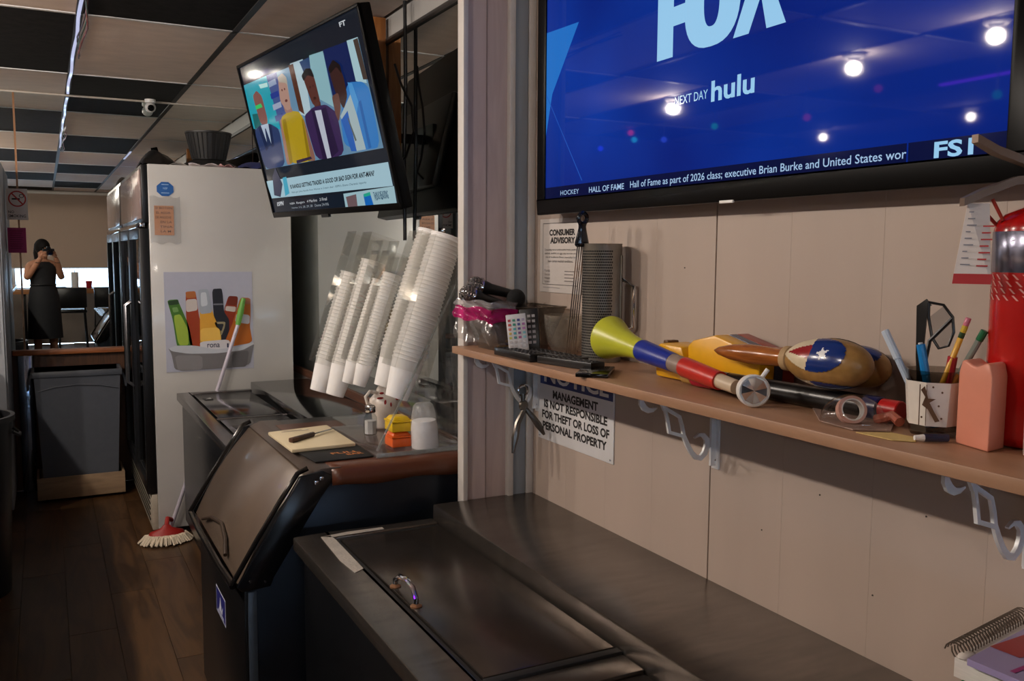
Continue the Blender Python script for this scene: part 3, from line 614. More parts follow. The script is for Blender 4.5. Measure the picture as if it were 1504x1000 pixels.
# hanging screen, tilted down over the far cooler
uxv = Vector((.1152,-.9933,-.0072)).normalized(); uyv = Vector((-.2304,-.0338,.9725)); uyv = (uyv-uxv*uyv.dot(uxv)).normalized(); nv = uxv.cross(uyv)
TM = Matrix((uxv, uyv, nv)).transposed().to_4x4(); TM.translation = Vector((1.03,4.56,1.72))
t2 = thing('television', 'tilted television hanging from the ceiling, showing four talk show guests', 'television', M=TM)
MB().box(0, 1.389, 0, .740, -.05, -.006).build('housing', BEZ, t2, bev=.006, local=True)
b2 = MB(); b2.box(0,1.389,0,.026,-.008,.004); b2.box(0,1.389,.728,.740,-.008,.004); b2.box(0,.014,.026,.728,-.008,.004); b2.box(1.375,1.389,.026,.728,-.008,.004)
b2.build('bezel', BEZ, t2, bev=.002, local=True)
MB().box(.30,1.09,.10,.50,-.085,-.05).build('back_bulge', BLACK, t2, bev=.01, local=True)
MB().box(.012,1.377,.022,.730,-.006,-.002).build('screen', mat('screen_off', (14,16,20), rough=.07, spec=.04, emit=(18,24,34), es=.5), t2, smooth=0, local=True)
MB().box(.62,.70,-.012,.004,-.006,.006).build('sensor', BLACK, t2, local=True)
g = lambda nm, c: glow('s2_'+nm, c, .42)
PC = {'teal':(40,170,190),'shelf':(70,90,150),'white1':(190,215,225),'brown1':(90,50,35),'blue1':(50,75,120),'pale2':(150,195,205),'darkblue':(16,36,90),'white3':(180,215,225),'brown3':(78,66,60),
 'suit1':(50,66,110),'shirt1':(190,205,225),'head1':(140,90,84),'green':(60,210,110),'dress':(190,160,30),'armw':(176,130,110),'armw2':(150,105,90),'head2':(190,150,135),'hair2':(186,176,160),
 'suit3':(62,40,86),'shirt3':(200,205,220),'head3':(96,52,44),'hair3':(26,18,20),'jacket4':(52,130,205),'shirt4':(176,196,200),'head4':(62,36,34),'hair4':(24,16,18),'hand4':(110,72,62),'laptop':(60,44,70),'skyl':(190,240,235),'desk':(30,110,110),'bk1':(150,170,200),'bk2':(40,60,150),'bk3':(170,180,205),'bk4':(40,60,140),'dshade':(160,130,20),'dfold':(150,122,20),'neck2':(170,128,112),'neck3':(84,44,38),'lap1l':(34,46,82),'lap1r':(34,46,82),'lap3l':(44,28,64),'lap3r':(44,28,64),'lapel4':(36,100,190),'fold4':(36,104,180),'collar4':(80,160,225),'neckl':(96,104,100),'capb':(40,180,150)}
its = [('poly', TVPIC['picture'], g('base', (110,150,180)), 1)]
order = ['teal','skyl','desk','shelf','bk1','bk2','bk3','bk4','white1','brown1','blue1','pale2','darkblue','white3','brown3','armw','armw2','dress','dshade','dfold','neck2','head2','hair2','head1','suit1','shirt1','lap1l','lap1r','green','neck3','head3','suit3','shirt3','lap3l','lap3r','hair3','jacket4','shirt4','lapel4','fold4','collar4','neckl','head4','hair4','hand4','laptop']
SOFT = {'suit1','head1','dress','dshade','dfold','neck2','head2','hair2','suit3','head3','hair3','jacket4','head4','hair4','hand4','armw','armw2'}
for k, nm in enumerate(order): its.append(('blob' if nm in SOFT else 'poly', TVPIC[nm], g(nm, PC[nm]), 2+k*.5))
# small face marks so that the figures read as people: eyes, mouths, ties, lapels
for nm, c in (('head3',(30,16,14)),('head2',(110,60,56)),('head4',(24,12,12))):
    P0 = TVPIC[nm]; ax = sum(p[0] for p in P0)/len(P0); ay = sum(p[1] for p in P0)/len(P0)
    for dx in (-.016, .016): its.append(('ell', (ax+dx, ay+.012, .007, .005), g('eye'+nm, c), 17))
    its.append(('ell', (ax+.004, ay-.036, .016, .006), g('eye'+nm, c), 17))
sx = [p for p in TVPIC['shirt1']]; its.append(('poly', [((sx[0][0]+sx[1][0])/2-.006, sx[0][1]-.02), ((sx[0][0]+sx[1][0])/2+.006, sx[0][1]-.02), (sx[2][0]+.004, sx[2][1]), (sx[3][0]-.004, sx[3][1])], g('tie', (40,54,90)), 17))
its += [('poly', TVPIC['whiteband'], g('band', (176,212,226)), 3), ('poly', TVPIC['darkband'], g('dband', (22,32,46)), 3), ('poly', TVPIC['adband'], g('ad', (170,205,215)), 3.2),
 ('poly', TVPIC['botfig'], g('fig', (56,60,86)), 5), ('poly', TVPIC['cyanring'], g('cyan', (70,180,210)), 4.5), ('poly', TVPIC['bottle'], g('btl', (20,110,200)), 5), ('poly', TVPIC['capb'], g('capb', (40,180,150)), 5.5), ('poly', TVPIC['crowd'], g('crowd', (120,96,100)), 5),
 ('quadtext', ('IS RANDLE GETTING TRADED A GOOD OR BAD SIGN FOR ANT-MAN?', TVPIC['T1'], .03), g('txt', (14,20,30)), 5),
 ('quadtext', ('Nets get Julius Randle from Wolves in 3-team deal - ESPN\'s Shams Charania reports', TVPIC['T2']), g('txt2', (60,84,96)), 5),
 ('quadtext', ('ESPN', TVPIC['espn'], .03), g('esp', (220,225,230)), 5), ('quadtext', ('NBA  Rangers   4 Marlins   3 Final', TVPIC['T3']), g('esp', (220,225,230)), 5), ('quadtext', ('Home: 3-5, 28, 29, 28   Dome 24-9/6', TVPIC['T4']), g('esp2', (170,180,190)), 5),
 ('quadtext', ('NOW PLAYING', [TVPIC['T5'][0],TVPIC['T5'][1],(TVPIC['T5'][1][0],TVPIC['T5'][1][1]-.03),(TVPIC['T5'][0][0],TVPIC['T5'][0][1]-.03)]), g('txt3', (40,80,110)), 5), ('quadtext', ('THIS IS SEASON', [(TVPIC['T5'][3][0],TVPIC['T5'][3][1]+.03),(TVPIC['T5'][2][0],TVPIC['T5'][2][1]+.03),TVPIC['T5'][2],TVPIC['T5'][3]]), g('txt3', (40,80,110)), 5),
 ('quadtext', ('FT', TVPIC['FT'], .03), g('esp', (220,225,230)), 5)]
decal('screen_picture', t2, TM @ Vector((0,0,-.0018)), uxv, uyv, its, eps=.0003)
# timber hanger and arm for it
tm = thing('timber_hanger', 'raw timber post holding the tilted television from the ceiling', 'post', (1.28, 3.72, 1.8))
MB().box(1.262, 1.318, 3.70, 3.74, 1.80, CZ-.006).build('timber', wood('pine', (150,92,44), (176,116,62), axis='z', scale=8), tm, bev=.003)
MB().box(1.145, 1.262, 3.705, 3.735, 2.02, 2.06).build('mount_arm', BLACKM, tm)
MB().box(1.118, 1.15, 3.62, 3.82, 1.98, 2.10).build('mount_plate', BLACKM, tm)
solo(MB().tube([(1.30,3.43,CZ-.004),(1.302,3.43,2.2),(1.298,3.44,1.95),(1.303,3.45,1.60)], .008, 8), 'hanging_cable', BLACK, 'straight black cable hanging from the ceiling beside the mirror', 'cable', (1.30,3.43,CZ-.004))
solo(MB().tube([(1.275,3.48,2.30),(1.285,3.44,2.22),(1.30,3.36,2.12),(1.30,3.34,2.02),(1.29,3.40,1.93),(1.27,3.50,1.88),(1.22,3.56,1.86)], .005, 8), 'looped_cable', BLACK, 'thin black cable looping behind the tilted television', 'cable', (1.275,3.48,2.30))
# ============================================================ SIGNS ON THE WALL
SW = ink('sign_white', (206,198,192), .45); SK = ink('sign_black', (30,26,26)); SBL = ink('sign_blue', (24,44,112), .4)
cs = thing('advisory_sign', 'white consumer advisory notice pinned below the big television', 'sign', (RW, 2.17, 1.44))
MB().box(RW-.003, RW-.0002, 2.055, 2.284, 1.440, 1.648).build('sheet', SW, cs, bev=.0008)
ci = []; Wd, Hd = .229, .208
def fr_rect(u0, v0, u1, v1, t): return [('rect', (u0,v0,u1,v0+t), SK, 1), ('rect', (u0,v1-t,u1,v1), SK, 1), ('rect', (u0,v0,u0+t,v1), SK, 1), ('rect', (u1-t,v0,u1,v1), SK, 1)]
ci += fr_rect(.018,.022,.212,.196,.0014)
ci += [('text', ('CONSUMER', .055,.160,.195,.178,.05), SK, 1), ('text', ('ADVISORY', .060,.138,.195,.156,.05), SK, 1)]
for k, t in enumerate(['Consuming raw or undercooked meats, poultry,','seafood, shellfish, or eggs may increase your','risk of foodborne illness, especially if you','have certain medical conditions.']): ci.append(('text', (t, .028+.006*(k==2)+.02*(k==3), .117-.0105*k, .205-.02*(k==3), .124-.0105*k), SK, 1))
GR = ink('sign_grey', (120,112,110))
for k, t in enumerate(['Florida','Division','Professional','Regulation']): ci.append(('text', (t, .028, .058-.0105*k, .060, .066-.0105*k), GR, 1))
for k in range(4): ci.append(('rect', (.140,.060-.009*k,.195-.008*(k % 2),.0625-.009*k), GR, 1))
ci.append(('rect', (.02,.013,.115,.0145), GR, 1))
decal('sign_print', cs, (RW-.003, 2.284, 1.440), (0,-1,0), (0,0,1), ci, eps=.0004)
ns = thing('notice_sign', 'blue and white NOTICE sign screwed to the wall under the shelf', 'sign', (RW, 2.08, 1.01))
MB().box(RW-.004, RW-.0002, 1.888, 2.284, 1.010, 1.250).build('plate', ink('notice_white', (214,212,212), .35), ns, bev=.0015)
ni = [('rect', (.012,.163,.392,.225), SBL, 1), ('text', ('NOTICE', .035,.170,.372,.217,.03), ink('notice_white', (214,212,212)), 2)]
for t, u0, u1, v in [('MANAGEMENT',.085,.322,.127),('IS NOT RESPONSIBLE',.035,.367,.0955),('FOR THEFT OR LOSS OF',.024,.377,.063),('PERSONAL PROPERTY',.028,.366,.030)]: ni.append(('text', (t,u0,v,u1,v+.0245,.04), SK, 1))
decal('sign_print', ns, (RW-.004, 2.284, 1.010), (0,-1,0), (0,0,1), ni, eps=.0004)
for (y, z) in ((1.90,1.02),(2.272,1.02)): MB().ball((RW-.0045,y,z), .003, n=8, k=6).build('screw', CHROME, ns)
# signs on the mirror
sm = thing('no_smoking_sign', 'white no smoking sign with a red prohibition ring stuck on the mirror', 'sign', (-.135, BY-.015, 1.74))
MB().box(-.195, -.078, BY-.018, BY-.0155, 1.742, 1.935).build('sheet', SW, sm)
NR = ink('ring_red', (176,50,44))
decal('sign_print', sm, (-.195, BY-.018, 1.742), (1,0,0), (0,0,1), [('ring', (.060,.130,.050,.050,.008), NR, 1), ('rect', (.030,.124,.075,.134), SK, 1), ('ring', (.084,.148,.014,.012,.004), SK, 1), ('poly', [(.026,.162),(.032,.168),(.094,.098),(.088,.092)], NR, 2),
    ('text', ('NO', .008,.040,.040,.056,.01), SK, 1), ('text', ('SMOKING', .008,.014,.105,.032,.01), SK, 1)], eps=.0006)
mg = solo(MB().box(-.197, -.095, BY-.018, BY-.0155, 1.535, 1.692), 'pink_notice', ink('magenta', (160,30,98)), 'magenta paper notice stuck on the mirror below the no smoking sign', 'notice', (-.146, BY-.016, 1.535))
decal('notice_print', mg, (-.197, BY-.018, 1.535), (1,0,0), (0,0,1), [('rect', (.012,.135-.0135*k,.085-.006*(k % 3),.139-.0135*k), ink('mag_dark', (110,18,66)), 1) for k in range(9)], eps=.0006)
# ============================================================ SHELF AND BRACKETS
SHW = wood('shelf_beech', (156,118,91), (170,131,102), rough=.42, axis='y', scale=7, ring=4.)
sh = solo(MB().box(1.020, RW-.001, .12, 2.330, 1.267, 1.2865), 'wall_shelf', SHW, 'long pale wooden shelf crowded with small things under the television', 'shelf', (1.15, 1.2, 1.267), bev=.0012)
BRW = mat('bracket_white', (222,222,222), rough=.4, metal=.2, var=.04)
bk0 = None
for Yb, nm in ((2.292,'white scroll shelf bracket at the far end, with tongs hung on it'), (1.495,'white scroll shelf bracket under the party horn, beside the notice sign'), (.79,'white scroll shelf bracket nearest the right edge under the pink bottle')):
    bk = thing('shelf_bracket', nm, 'bracket', (RW-.0005, Yb, 1.2665), group='scroll brackets under the shelf')
    if bk0 is None:
        s_ = .018; T = (0,.006,0); sc = MB(); P3 = lambda pts: [(x+s_, -.003, z) for x, z in pts]
        sc.ribbon(P3([(-.214,-.002),(-.221,-.012),(-.220,-.022),(-.213,-.032),(-.203,-.038),(-.192,-.038),(-.181,-.034)]), [.004,.009,.012,.013,.011,.008,.003], T)
        cr = sc.build('scroll', BRW, bk, local=True)
        st_ = MB(); st_.ribbon(P3([(-.179,-.002),(-.170,-.020),(-.158,-.040)]), [.006,.010,.012], T); st_.ribbon(P3([(-.160,-.036),(-.153,-.062),(-.147,-.090)]), .007, T); st_.ribbon(P3([(-.160,-.036),(-.121,-.058),(-.114,-.078),(-.108,-.102)]), .007, T); st_.ribbon(P3([(-.149,-.088),(-.108,-.101)]), .007, T)
        st_.ribbon(P3([(-.112,-.094),(-.100,-.118),(-.088,-.137),(-.076,-.149),(-.063,-.152),(-.052,-.143),(-.046,-.128),(-.047,-.113),(-.056,-.103),(-.068,-.101),(-.080,-.107)]), [.008,.010,.010,.011,.012,.013,.013,.012,.010,.007,.003], T)
        stm = st_.build('stem', BRW, bk, local=True)
        lg = MB(); lg.box(-.004,0,-.011,.011,-.180,0); lg.box(-.018,-.004,-.003,.003,-.172,-.008); wl = lg.build('wall_leg', BRW, bk, local=True)
        ar = MB(); ar.box(-.225,0,-.011,.011,-.004,0); am = ar.build('arm', BRW, bk, local=True)
        scw = MB().ball((-.005,0,-.160), .004, n=8, k=6).build('screw', CHROME, bk, local=True); bk0 = [cr, stm, wl, am, scw]
    else:
        for p in bk0: copy_of(p, parent=bk)
# tongs hung on the first bracket
tg = thing('serving_tongs', 'small steel tongs hanging from the far shelf bracket', 'tongs', (1.20,2.235,1.17))
for s in (0, 1):
    e = [(1.200,2.236,1.150),(1.199,2.234,1.125),(1.205,2.232,1.11)]
    end = [(1.178,2.225,1.07),(1.168,2.222,1.03),(1.160,2.22,.985)] if s == 0 else [(1.225,2.225,1.085),(1.243,2.222,1.06),(1.262,2.22,1.03)]
    MB().tube(e+end, [.007,.006,.007,.009,.011,.004], 8).xf(Matrix.Identity(4)).build('arm', mat('tong_steel', (104,98,92), rough=.3, metal=.9), tg)
MB().lathe([(.012,-.006),(.016,0),(.012,.006)], 14, Matrix.Translation((1.200,2.232,1.118)) @ Matrix.Rotation(math.pi/2,4,'X')).build('pivot', MATS['tong_steel'], tg)
MB().tube([(1.200+.016*math.cos(a*.63), 2.236, 1.160+.016*math.sin(a*.63)) for a in range(11)], .003, 6).build('hang_ring', CHROME, tg)
# ============================================================ CUP DISPENSERS ON THE ICE BIN
ACR = clear('acrylic', (249, 249, 248), rough=.02)
ACE = clear('acrylic_edge', (225, 230, 230), rough=.1, haze=((210,214,214), .22))
BT = .9535       # level of the vinyl mat top
cd_ = thing('cup_dispenser', 'clear acrylic cup dispenser with a base tray, nearest on the ice bin', 'dispenser', (.98, 2.6, BT))
MB().box(.838, 1.135, 2.462, 2.95, BT, BT+.006).build('base_tray', ACR, cd_, bev=.001)
MB().box(.838, 1.135, 2.456, 2.462, BT, BT+.012).build('tray_lip', ACE, cd_, bev=.001)
MB().box(1.129, 1.135, 2.462, 2.95, BT+.006, 1.45).build('side_wall', ACR, cd_, bev=.001)
e_ = MB(); e_.box(1.1265, 1.1375, 2.456, 2.463, BT, 1.45); e_.build('side_wall_edge', ACE, cd_)
MB().prism([(.862,2.53,BT+.006),(.868,2.53,BT+.006),(1.19,2.53,1.575),(1.184,2.53,1.575)], (0,.005,0)).build('support_strut', ACE, cd_)
MB().prism([(1.184,2.53,1.575),(1.21,2.53,1.585),(1.21,2.53,1.578),(1.19,2.53,1.568)], (0,.12,0)).build('top_hook', ACE, cd_)
def channel(mb, a, b, hx, hy, t=.003, open_side=None):
    M = axisM(a, b); L = (Vector(b)-Vector(a)).length; q = MB()
    if open_side != '-x': q.box(-hx-t, -hx, -hy, hy, 0, L)
    q.box(hx, hx+t, -hy, hy, 0, L); q.box(-hx-t, hx+t, -hy-t, -hy, 0, L); q.box(-hx-t, hx+t, hy, hy+t, 0, L)
    q.xf(M); k = len(mb.v); mb.v += q.v; mb.f += [tuple(i+k for i in f) for f in q.f]; mb.m += q.m; return M, L
def cup_mesh(h, rb, rt, lip):
    return MB().lathe([(rb*.96,.004),(rb*.96,0),(rb,.001),(rt-.002,h-lip),(rt,h-lip),(rt+.0012,h-lip/2),(rt,h),(rt-.003,h),(rt-.004,h-lip),(rb-.002,.005),(1e-6,.005)], 22)
def cup_stack(name, a, b, h, rb, rt, pitch, label, group, lip=.004, limit=None):
    M = axisM(a, b); L = (Vector(b)-Vector(a)).length; n = max(2, int((L-h)/pitch)+1)
    if limit: n = min(n, limit)
    src = None
    for k in range(n):
        Mk = M @ Matrix.Translation((0,0,k*pitch)) @ Matrix.Rotation(random.uniform(0,6),4,'Z')
        if src is None:
            src = cup_mesh(h, rb, rt, lip).build(name, FOAM, smooth=40); src.matrix_world = Mk; tag(src, label, 'cup', group)
        else:
            c = copy_of(src, M=Mk)
A0, A1 = (.945,2.585,1.105), (1.118,2.585,1.612)
chn = MB(); channel(chn, (.975,2.585,1.19), (1.110,2.585,1.588), .056, .056); chn.build('cup_channel', ACR, cd_, smooth=0)
cup_stack('foam_cup', A0, A1, .125, .035, .0515, .0125, 'large white foam cup nested in the front ribbed stack of the near dispenser', 'large cups in the front channel', .006)
B0, B1 = (.955,2.722,1.120), (1.128,2.722,1.627)
chn = MB(); channel(chn, (.985,2.722,1.205), (1.120,2.722,1.603), .055, .055); chn.build('cup_channel', ACR, cd_, smooth=0)
cup_stack('foam_cup', B0, B1, .125, .035, .050, .0125, 'large white foam cup in the stack just behind the front ribbed stack', 'large cups in the second channel', .006)
for k, (yy, dx) in enumerate(((2.815, -.035), (2.885, -.05))):
    a, b = (.935+dx,yy,1.115), (1.055+dx,yy,1.49-.03*k)
    chn = MB(); channel(chn, (.958+dx,yy,1.185), (1.07+dx,yy,1.545), .036, .033); chn.build('cup_channel', ACR, cd_, smooth=0)
    cup_stack('small_cup', a, b, .075, .021, .031, .011, ('small white cup in the taller slim stack in the middle of the near dispenser','small white cup in the shorter slim stack in the middle of the near dispenser')[k], ('small cups in the taller slim channel','small cups in the shorter slim channel')[k])
cd2 = thing('cup_dispenser', 'clear acrylic twin cup dispenser farther back, leaning over the far cooler', 'dispenser', (.93, 3.05, BT))
for k, (a, b, top) in enumerate((((.872,3.0,1.058),(1.020,3.0,1.528),(1.045,3.0,1.605)), ((.842,3.095,1.062),(.972,3.095,1.475),(1.02,3.095,1.608)))):
    d = (Vector(b)-Vector(a)); s = Vector(a)+d*.22
    chn = MB(); channel(chn, s, top, .050, .046); chn.build('cup_channel', ACR, cd2, smooth=0)
    cup_stack('paper_cup', a, b, .12, .031, .044, .0125, ('white paper cup in the nearer, fuller stack of the far twin dispenser','white paper cup in the farther, shorter stack of the far twin dispenser')[k], ('cups in the fuller far channel','cups in the shorter far channel')[k])
MB().prism([(1.10,3.0,BT),(1.106,3.0,BT),(1.106,3.0,1.48),(1.10,3.0,1.48)], (0,.14,0)).build('stand_leg', ACR, cd2)
MB().box(.90, 1.11, 2.955, 3.14, BT, BT+.005).build('stand_base', ACR, cd2)
MB().prism([(1.02,3.0,1.42),(1.106,3.0,1.45),(1.106,3.0,1.456),(1.02,3.0,1.426)], (0,.14,0)).build('stand_arm', ACR, cd2)
# things on the tray and the bin
TZ = BT+.006
sl = thing('salt_shaker', 'small glass salt shaker with a steel cap on the dispenser tray', 'shaker', (.925,2.775,TZ))
MB().lathe([(.021,0),(.023,.003),(.023,.055),(.015,.068),(.0145,.074)], 8, Matrix.Translation((.925,2.775,TZ))).build('glass', clear('shaker_glass', (225,228,228), rough=.03), sl, smooth=20)
MB().lathe([(.019,.002),(.0195,.003),(.0195,.045),(.001,.046)], 8, Matrix.Translation((.925,2.775,TZ))).build('salt', mat('salt', (228,224,224), rough=.8, bump=.2), sl, smooth=20)
MB().lathe([(.0165,.072),(.0175,.074),(.0175,.082),(.0165,.083),(.0175,.084),(.0175,.090),(.014,.096),(.001,.098)], 16, Matrix.Translation((.925,2.775,TZ))).build('cap', CHROME, sl)
for k, (c, nm, lb) in enumerate((((214,92,30),'orange','orange plastic packet box under the yellow one on the tray'), ((222,182,20),'yellow','yellow plastic packet box stacked on the orange one on the tray'))):
    z0 = TZ+.047*k; bx = thing('packet_box', lb, 'box', (.947,2.575,z0), group='stacked packet boxes'); m_ = mat('packet_'+nm, c, rough=.3, var=.06, vs=40)
    MB().box(.915,.979,2.540,2.610,z0,z0+.028).build('box_body', m_, bx, bev=.004)
    MB().prism([(.913,2.538,z0+.0285),(.981,2.538,z0+.0285),(.981,2.612,z0+.0285),(.913,2.612,z0+.0285)], (0,0,.006)).build('box_rim', m_, bx, bev=.002)
    lidm = MB(); lidm.add([(.917,2.542,z0+.0345),(.977,2.542,z0+.0345),(.977,2.608,z0+.0345),(.917,2.608,z0+.0345),(.926,2.550,z0+.046),(.968,2.550,z0+.046),(.968,2.600,z0+.046),(.926,2.600,z0+.046)], [(0,3,2,1),(4,5,6,7),(0,1,5,4),(1,2,6,5),(2,3,7,6),(3,0,4,7)])
    lidm.build('box_lid', m_, bx, bev=.003)
pc = thing('plastic_tumbler', 'frosted tumbler half full of white powder on the dispenser tray', 'cup', (1.012,2.515,TZ))
Mt = Matrix.Translation((1.012,2.515,TZ)) @ Matrix.Rotation(-.05,4,'Y')
MB().lathe([(.042,.001),(.043,.004),(.0425,.06),(.037,.10),(.031,.128),(.024,.136),(.001,.138)], 26, Mt).build('cover', clear('frosted', (240,240,240), rough=.25, haze=((235,235,235), .18)), pc, smooth=60)
MB().lathe([(.040,.0),(.041,.004),(.0405,.060),(.036,.084),(.001,.088)], 26, Mt).build('powder', mat('powder', (240,238,238), rough=.8), pc, smooth=60)
sk = thing('spotted_mug', 'white novelty mug with red splatters behind the salt shaker', 'mug', (1.01,2.87,TZ))
MB().lathe([(.036,0),(.040,.006),(.044,.05),(.052,.08),(.050,.098),(.038,.112),(.030,.118),(.027,.132),(.022,.140),(.001,.141)], 24, Matrix.Translation((1.005,2.865,TZ))).build('mug_body', mat('mug_white', (218,208,198), rough=.25), sk, smooth=60)
MB().tube([(.962,2.85,TZ+.075),(.938,2.845,TZ+.090),(.932,2.845,TZ+.112),(.948,2.85,TZ+.128),(.975,2.855,TZ+.122)], .006, 8).build('mug_handle', MATS['mug_white'], sk)
for (x, y, z, a, b) in ((.975,2.822,.108,.012,.004),(.992,2.818,.092,.005,.010),(1.01,2.815,.085,.004,.008),(1.035,2.826,.100,.006,.004),(.985,2.835,.122,.008,.004)): MB().ball((x,y,TZ+z), a, .003, b, n=10, k=6).build('red_splash', mat('splash_red', (160,34,34), rough=.3), sk)
# cutting board, knife, bar mat
bm_ = thing('bar_mat', 'black rubber bar mat with orange lettering under the cutting board', 'mat', (.74,2.57,BT))
MB().prism([(.662,2.478,BT),(.835,2.478,BT),(.838,2.640,BT),(.838,2.86,BT),(.640,2.86,BT),(.650,2.6,BT)], (0,0,.004)).build('mat_sheet', RUB, bm_, bev=.001)
decal('lettering', bm_, (.735,2.515,BT+.0041), (1,.02,0), (-.12,1,0), [('text', ('FULL', 0,.030,.085,.052,.02), ink('orange_print', (196,120,60)), 1), ('text', ('BAR', .035,.002,.085,.022,.02), MATS['ink_orange_print'], 1)])
cbd = solo(MB().prism([(.622,2.905,BT+.0045),(.628,2.612,BT+.0045),(.826,2.622,BT+.0045),(.828,2.945,BT+.0045)], (0,0,.011)), 'cutting_board', mat('board_cream', (222,206,170), rough=.4, var=.04, vs=8), 'cream plastic cutting board lying on the ice bin', 'cutting board', (.72,2.77,BT+.0045), bev=.003)
decal('faded_print', cbd, (.65,2.865,BT+.0157), (1,.05,0), (0,1,0), [('rect', (0.01,.01,.10,.022), ink('faded', (186,172,150)), 1), ('rect', (.02,.028,.08,.034), MATS['ink_faded'], 1)])
kz = BT+.0156
kn = thing('paring_knife', 'knife with a dark wooden handle lying across the cutting board', 'knife', (.72,2.76,kz))
kd = (Vector((.815,2.835,0))-Vector((.645,2.705,0))).normalized(); Km = Matrix((kd, Vector((0,0,1)).cross(kd), Vector((0,0,1)))).transposed().to_4x4(); Km.translation = Vector((.645,2.705,kz))
MB().prism([(0,-.010,.0005),(.004,-.011,.0005),(.05,-.008,.0005),(.115,-.007,.0005),(.118,.005,.0005),(.05,.008,.0005),(.004,.010,.0005)], (0,0,.014)).xf(Km).build('knife_handle', wood('knife_wood', (52,32,22), (74,46,30), axis='x'), kn, bev=.004)
MB().prism([(.118,-.006,.006),(.20,-.006,.006),(.225,.004,.006),(.118,.005,.006)], (0,0,.0015)).xf(Km).build('blade', CHROME, kn)
for x in (.03,.07,.10): MB().lathe([(.0028,.0142),(.0025,.0152)], 8, Km @ Matrix.Translation((x,-.001,0))).build('rivet', CHROME, kn)
# ============================================================ THINGS ON THE SHELF
SZ = 1.287
FACE = Vector((.887,-.461,0))        # sideways direction for things turned to the aisle
ob = thing('storage_tub', 'smoky clear plastic tub at the far end of the shelf holding microphones', 'tub', (1.15,2.2,SZ))
SMK = clear('smoky_plastic', (222,218,212), rough=.06, haze=((150,142,134), .10))
bs = [(1.075,2.135),(1.22,2.135),(1.22,2.27),(1.075,2.27)]; tp_ = [(1.032,2.105),(1.262,2.105),(1.262,2.296),(1.032,2.296)]
q = MB()
for i in range(4):
    a, b = bs[i], bs[(i+1) % 4]; c, d = tp_[(i+1) % 4], tp_[i]
    q.add([(*a,SZ),(*b,SZ),(*c,SZ+.118),(*d,SZ+.118)], [(0,1,2,3)])
q.add([(*p,SZ+.001) for p in bs], [(0,1,2,3)])
to = q.build('tub_wall', SMK, ob, smooth=0); md = to.modifiers.new('thick','SOLIDIFY'); md.thickness = .002
rimm = MB(); rimm.tube([(x,y,SZ+.118) for x, y in tp_+[tp_[0]]], .003, 6); rimm.build('tub_rim', SMK, ob)
def mic(x, y, z, d, headm, label, foam=False):
    t = thing('microphone', label, 'microphone', (x,y,z)); d = Vector(d).normalized(); M = axisM((x,y,z), Vector((x,y,z))-d)
    MB().ball((x,y,z), .0265 if foam else .025, n=20, k=14).build('head', headm, t)
    if not foam:
        rg = MB()
        for k in range(5): 
            u = (-.018+.009*k); r = math.sqrt(.0252**2-u*u); rg.tube([M @ Vector((r*math.cos(a*.4488), r*math.sin(a*.4488), u)) for a in range(15)], .0009, 4, cap=False)
        for k in range(7):
            ph = math.pi*k/7; rg.tube([M @ Vector((.0253*math.cos(a*.4488)*math.cos(ph), .0253*math.cos(a*.4488)*math.sin(ph), .0253*math.sin(a*.4488))) for a in range(15)], .0008, 4, cap=False)
        rg.build('grille_wire', CHROME, t)
        MB().lathe([(.0255,.010),(.0265,.012),(.0265,.016),(.024,.018)], 20, M).build('ring', CHROME, t)
    MB().lathe([(.020,.014),(.021,.024),(.016,.045),(.013,.10),(.012,.14),(.001,.142)], 16, M).build('handle', BLACK, t)
GRILL = mat('mic_grille', (92,88,86), rough=.35, metal=.8, bump=.8, bs=600)
mic(1.045,2.275,1.436, (-.80,.10,.25), GRILL, 'silver ball microphone lying on top of the storage tub, in front')
mic(1.075,2.288,1.447+.012, (-.85,.15,.2), GRILL, 'second silver ball microphone half hidden behind the front one')
mic(1.165,2.215,1.425, (-.35,-.1,.6), mat('foam_black', (12,12,13), rough=.95, bump=.5, bs=400), 'microphone with a black foam ball sticking out of the tub', True)
# zip bag hung over the tub edge
zb = thing('zip_bag', 'clear zip bag with a magenta seal hanging over the tub edge', 'bag', (1.02,2.1,1.36))
def sheet(mb, fn, nu, nv):
    k = len(mb.v)
    for i in range(nu+1):
        for j in range(nv+1): mb.v.append(Vector(fn(i/nu, j/nv)))
    for i in range(nu):
        for j in range(nv): mb.f.append((k+i*(nv+1)+j, k+(i+1)*(nv+1)+j, k+(i+1)*(nv+1)+j+1, k+i*(nv+1)+j+1)); mb.m.append(0)
    return mb
def bagfn(z0, z1, push):
    def fn(u, v):
        z = z0+(z1-z0)*v; rp = .006*math.sin(9*u+5*v)+.003*math.sin(31*u+2*v)+push
        if u < .68: q_ = u/.68; x, y = 1.018+.006*q_-rp, 2.300-.215*q_
        else: q_ = (u-.68)/.32; x, y = 1.024+.072*q_, 2.085-.002*q_-rp
        return (x, y, z+.003*math.sin(17*u))
    return fn
sheet(MB(), bagfn(1.404,1.424,.0), 30, 4).build('bag_top', clear('bag_film', (226,222,224), rough=.12, haze=((220,214,216), .22)), zb, smooth=60)
sheet(MB(), bagfn(1.370,1.406,.003), 30, 6).build('seal_band', clear('magenta_film', (226,70,150), rough=.15, haze=((206,40,120), .34)), zb, smooth=60)
sheet(MB(), bagfn(1.312,1.372,.0), 30, 8).build('bag_body', clear('bag_film2', (228,226,226), rough=.15, haze=((214,210,208), .07)), zb, smooth=60)
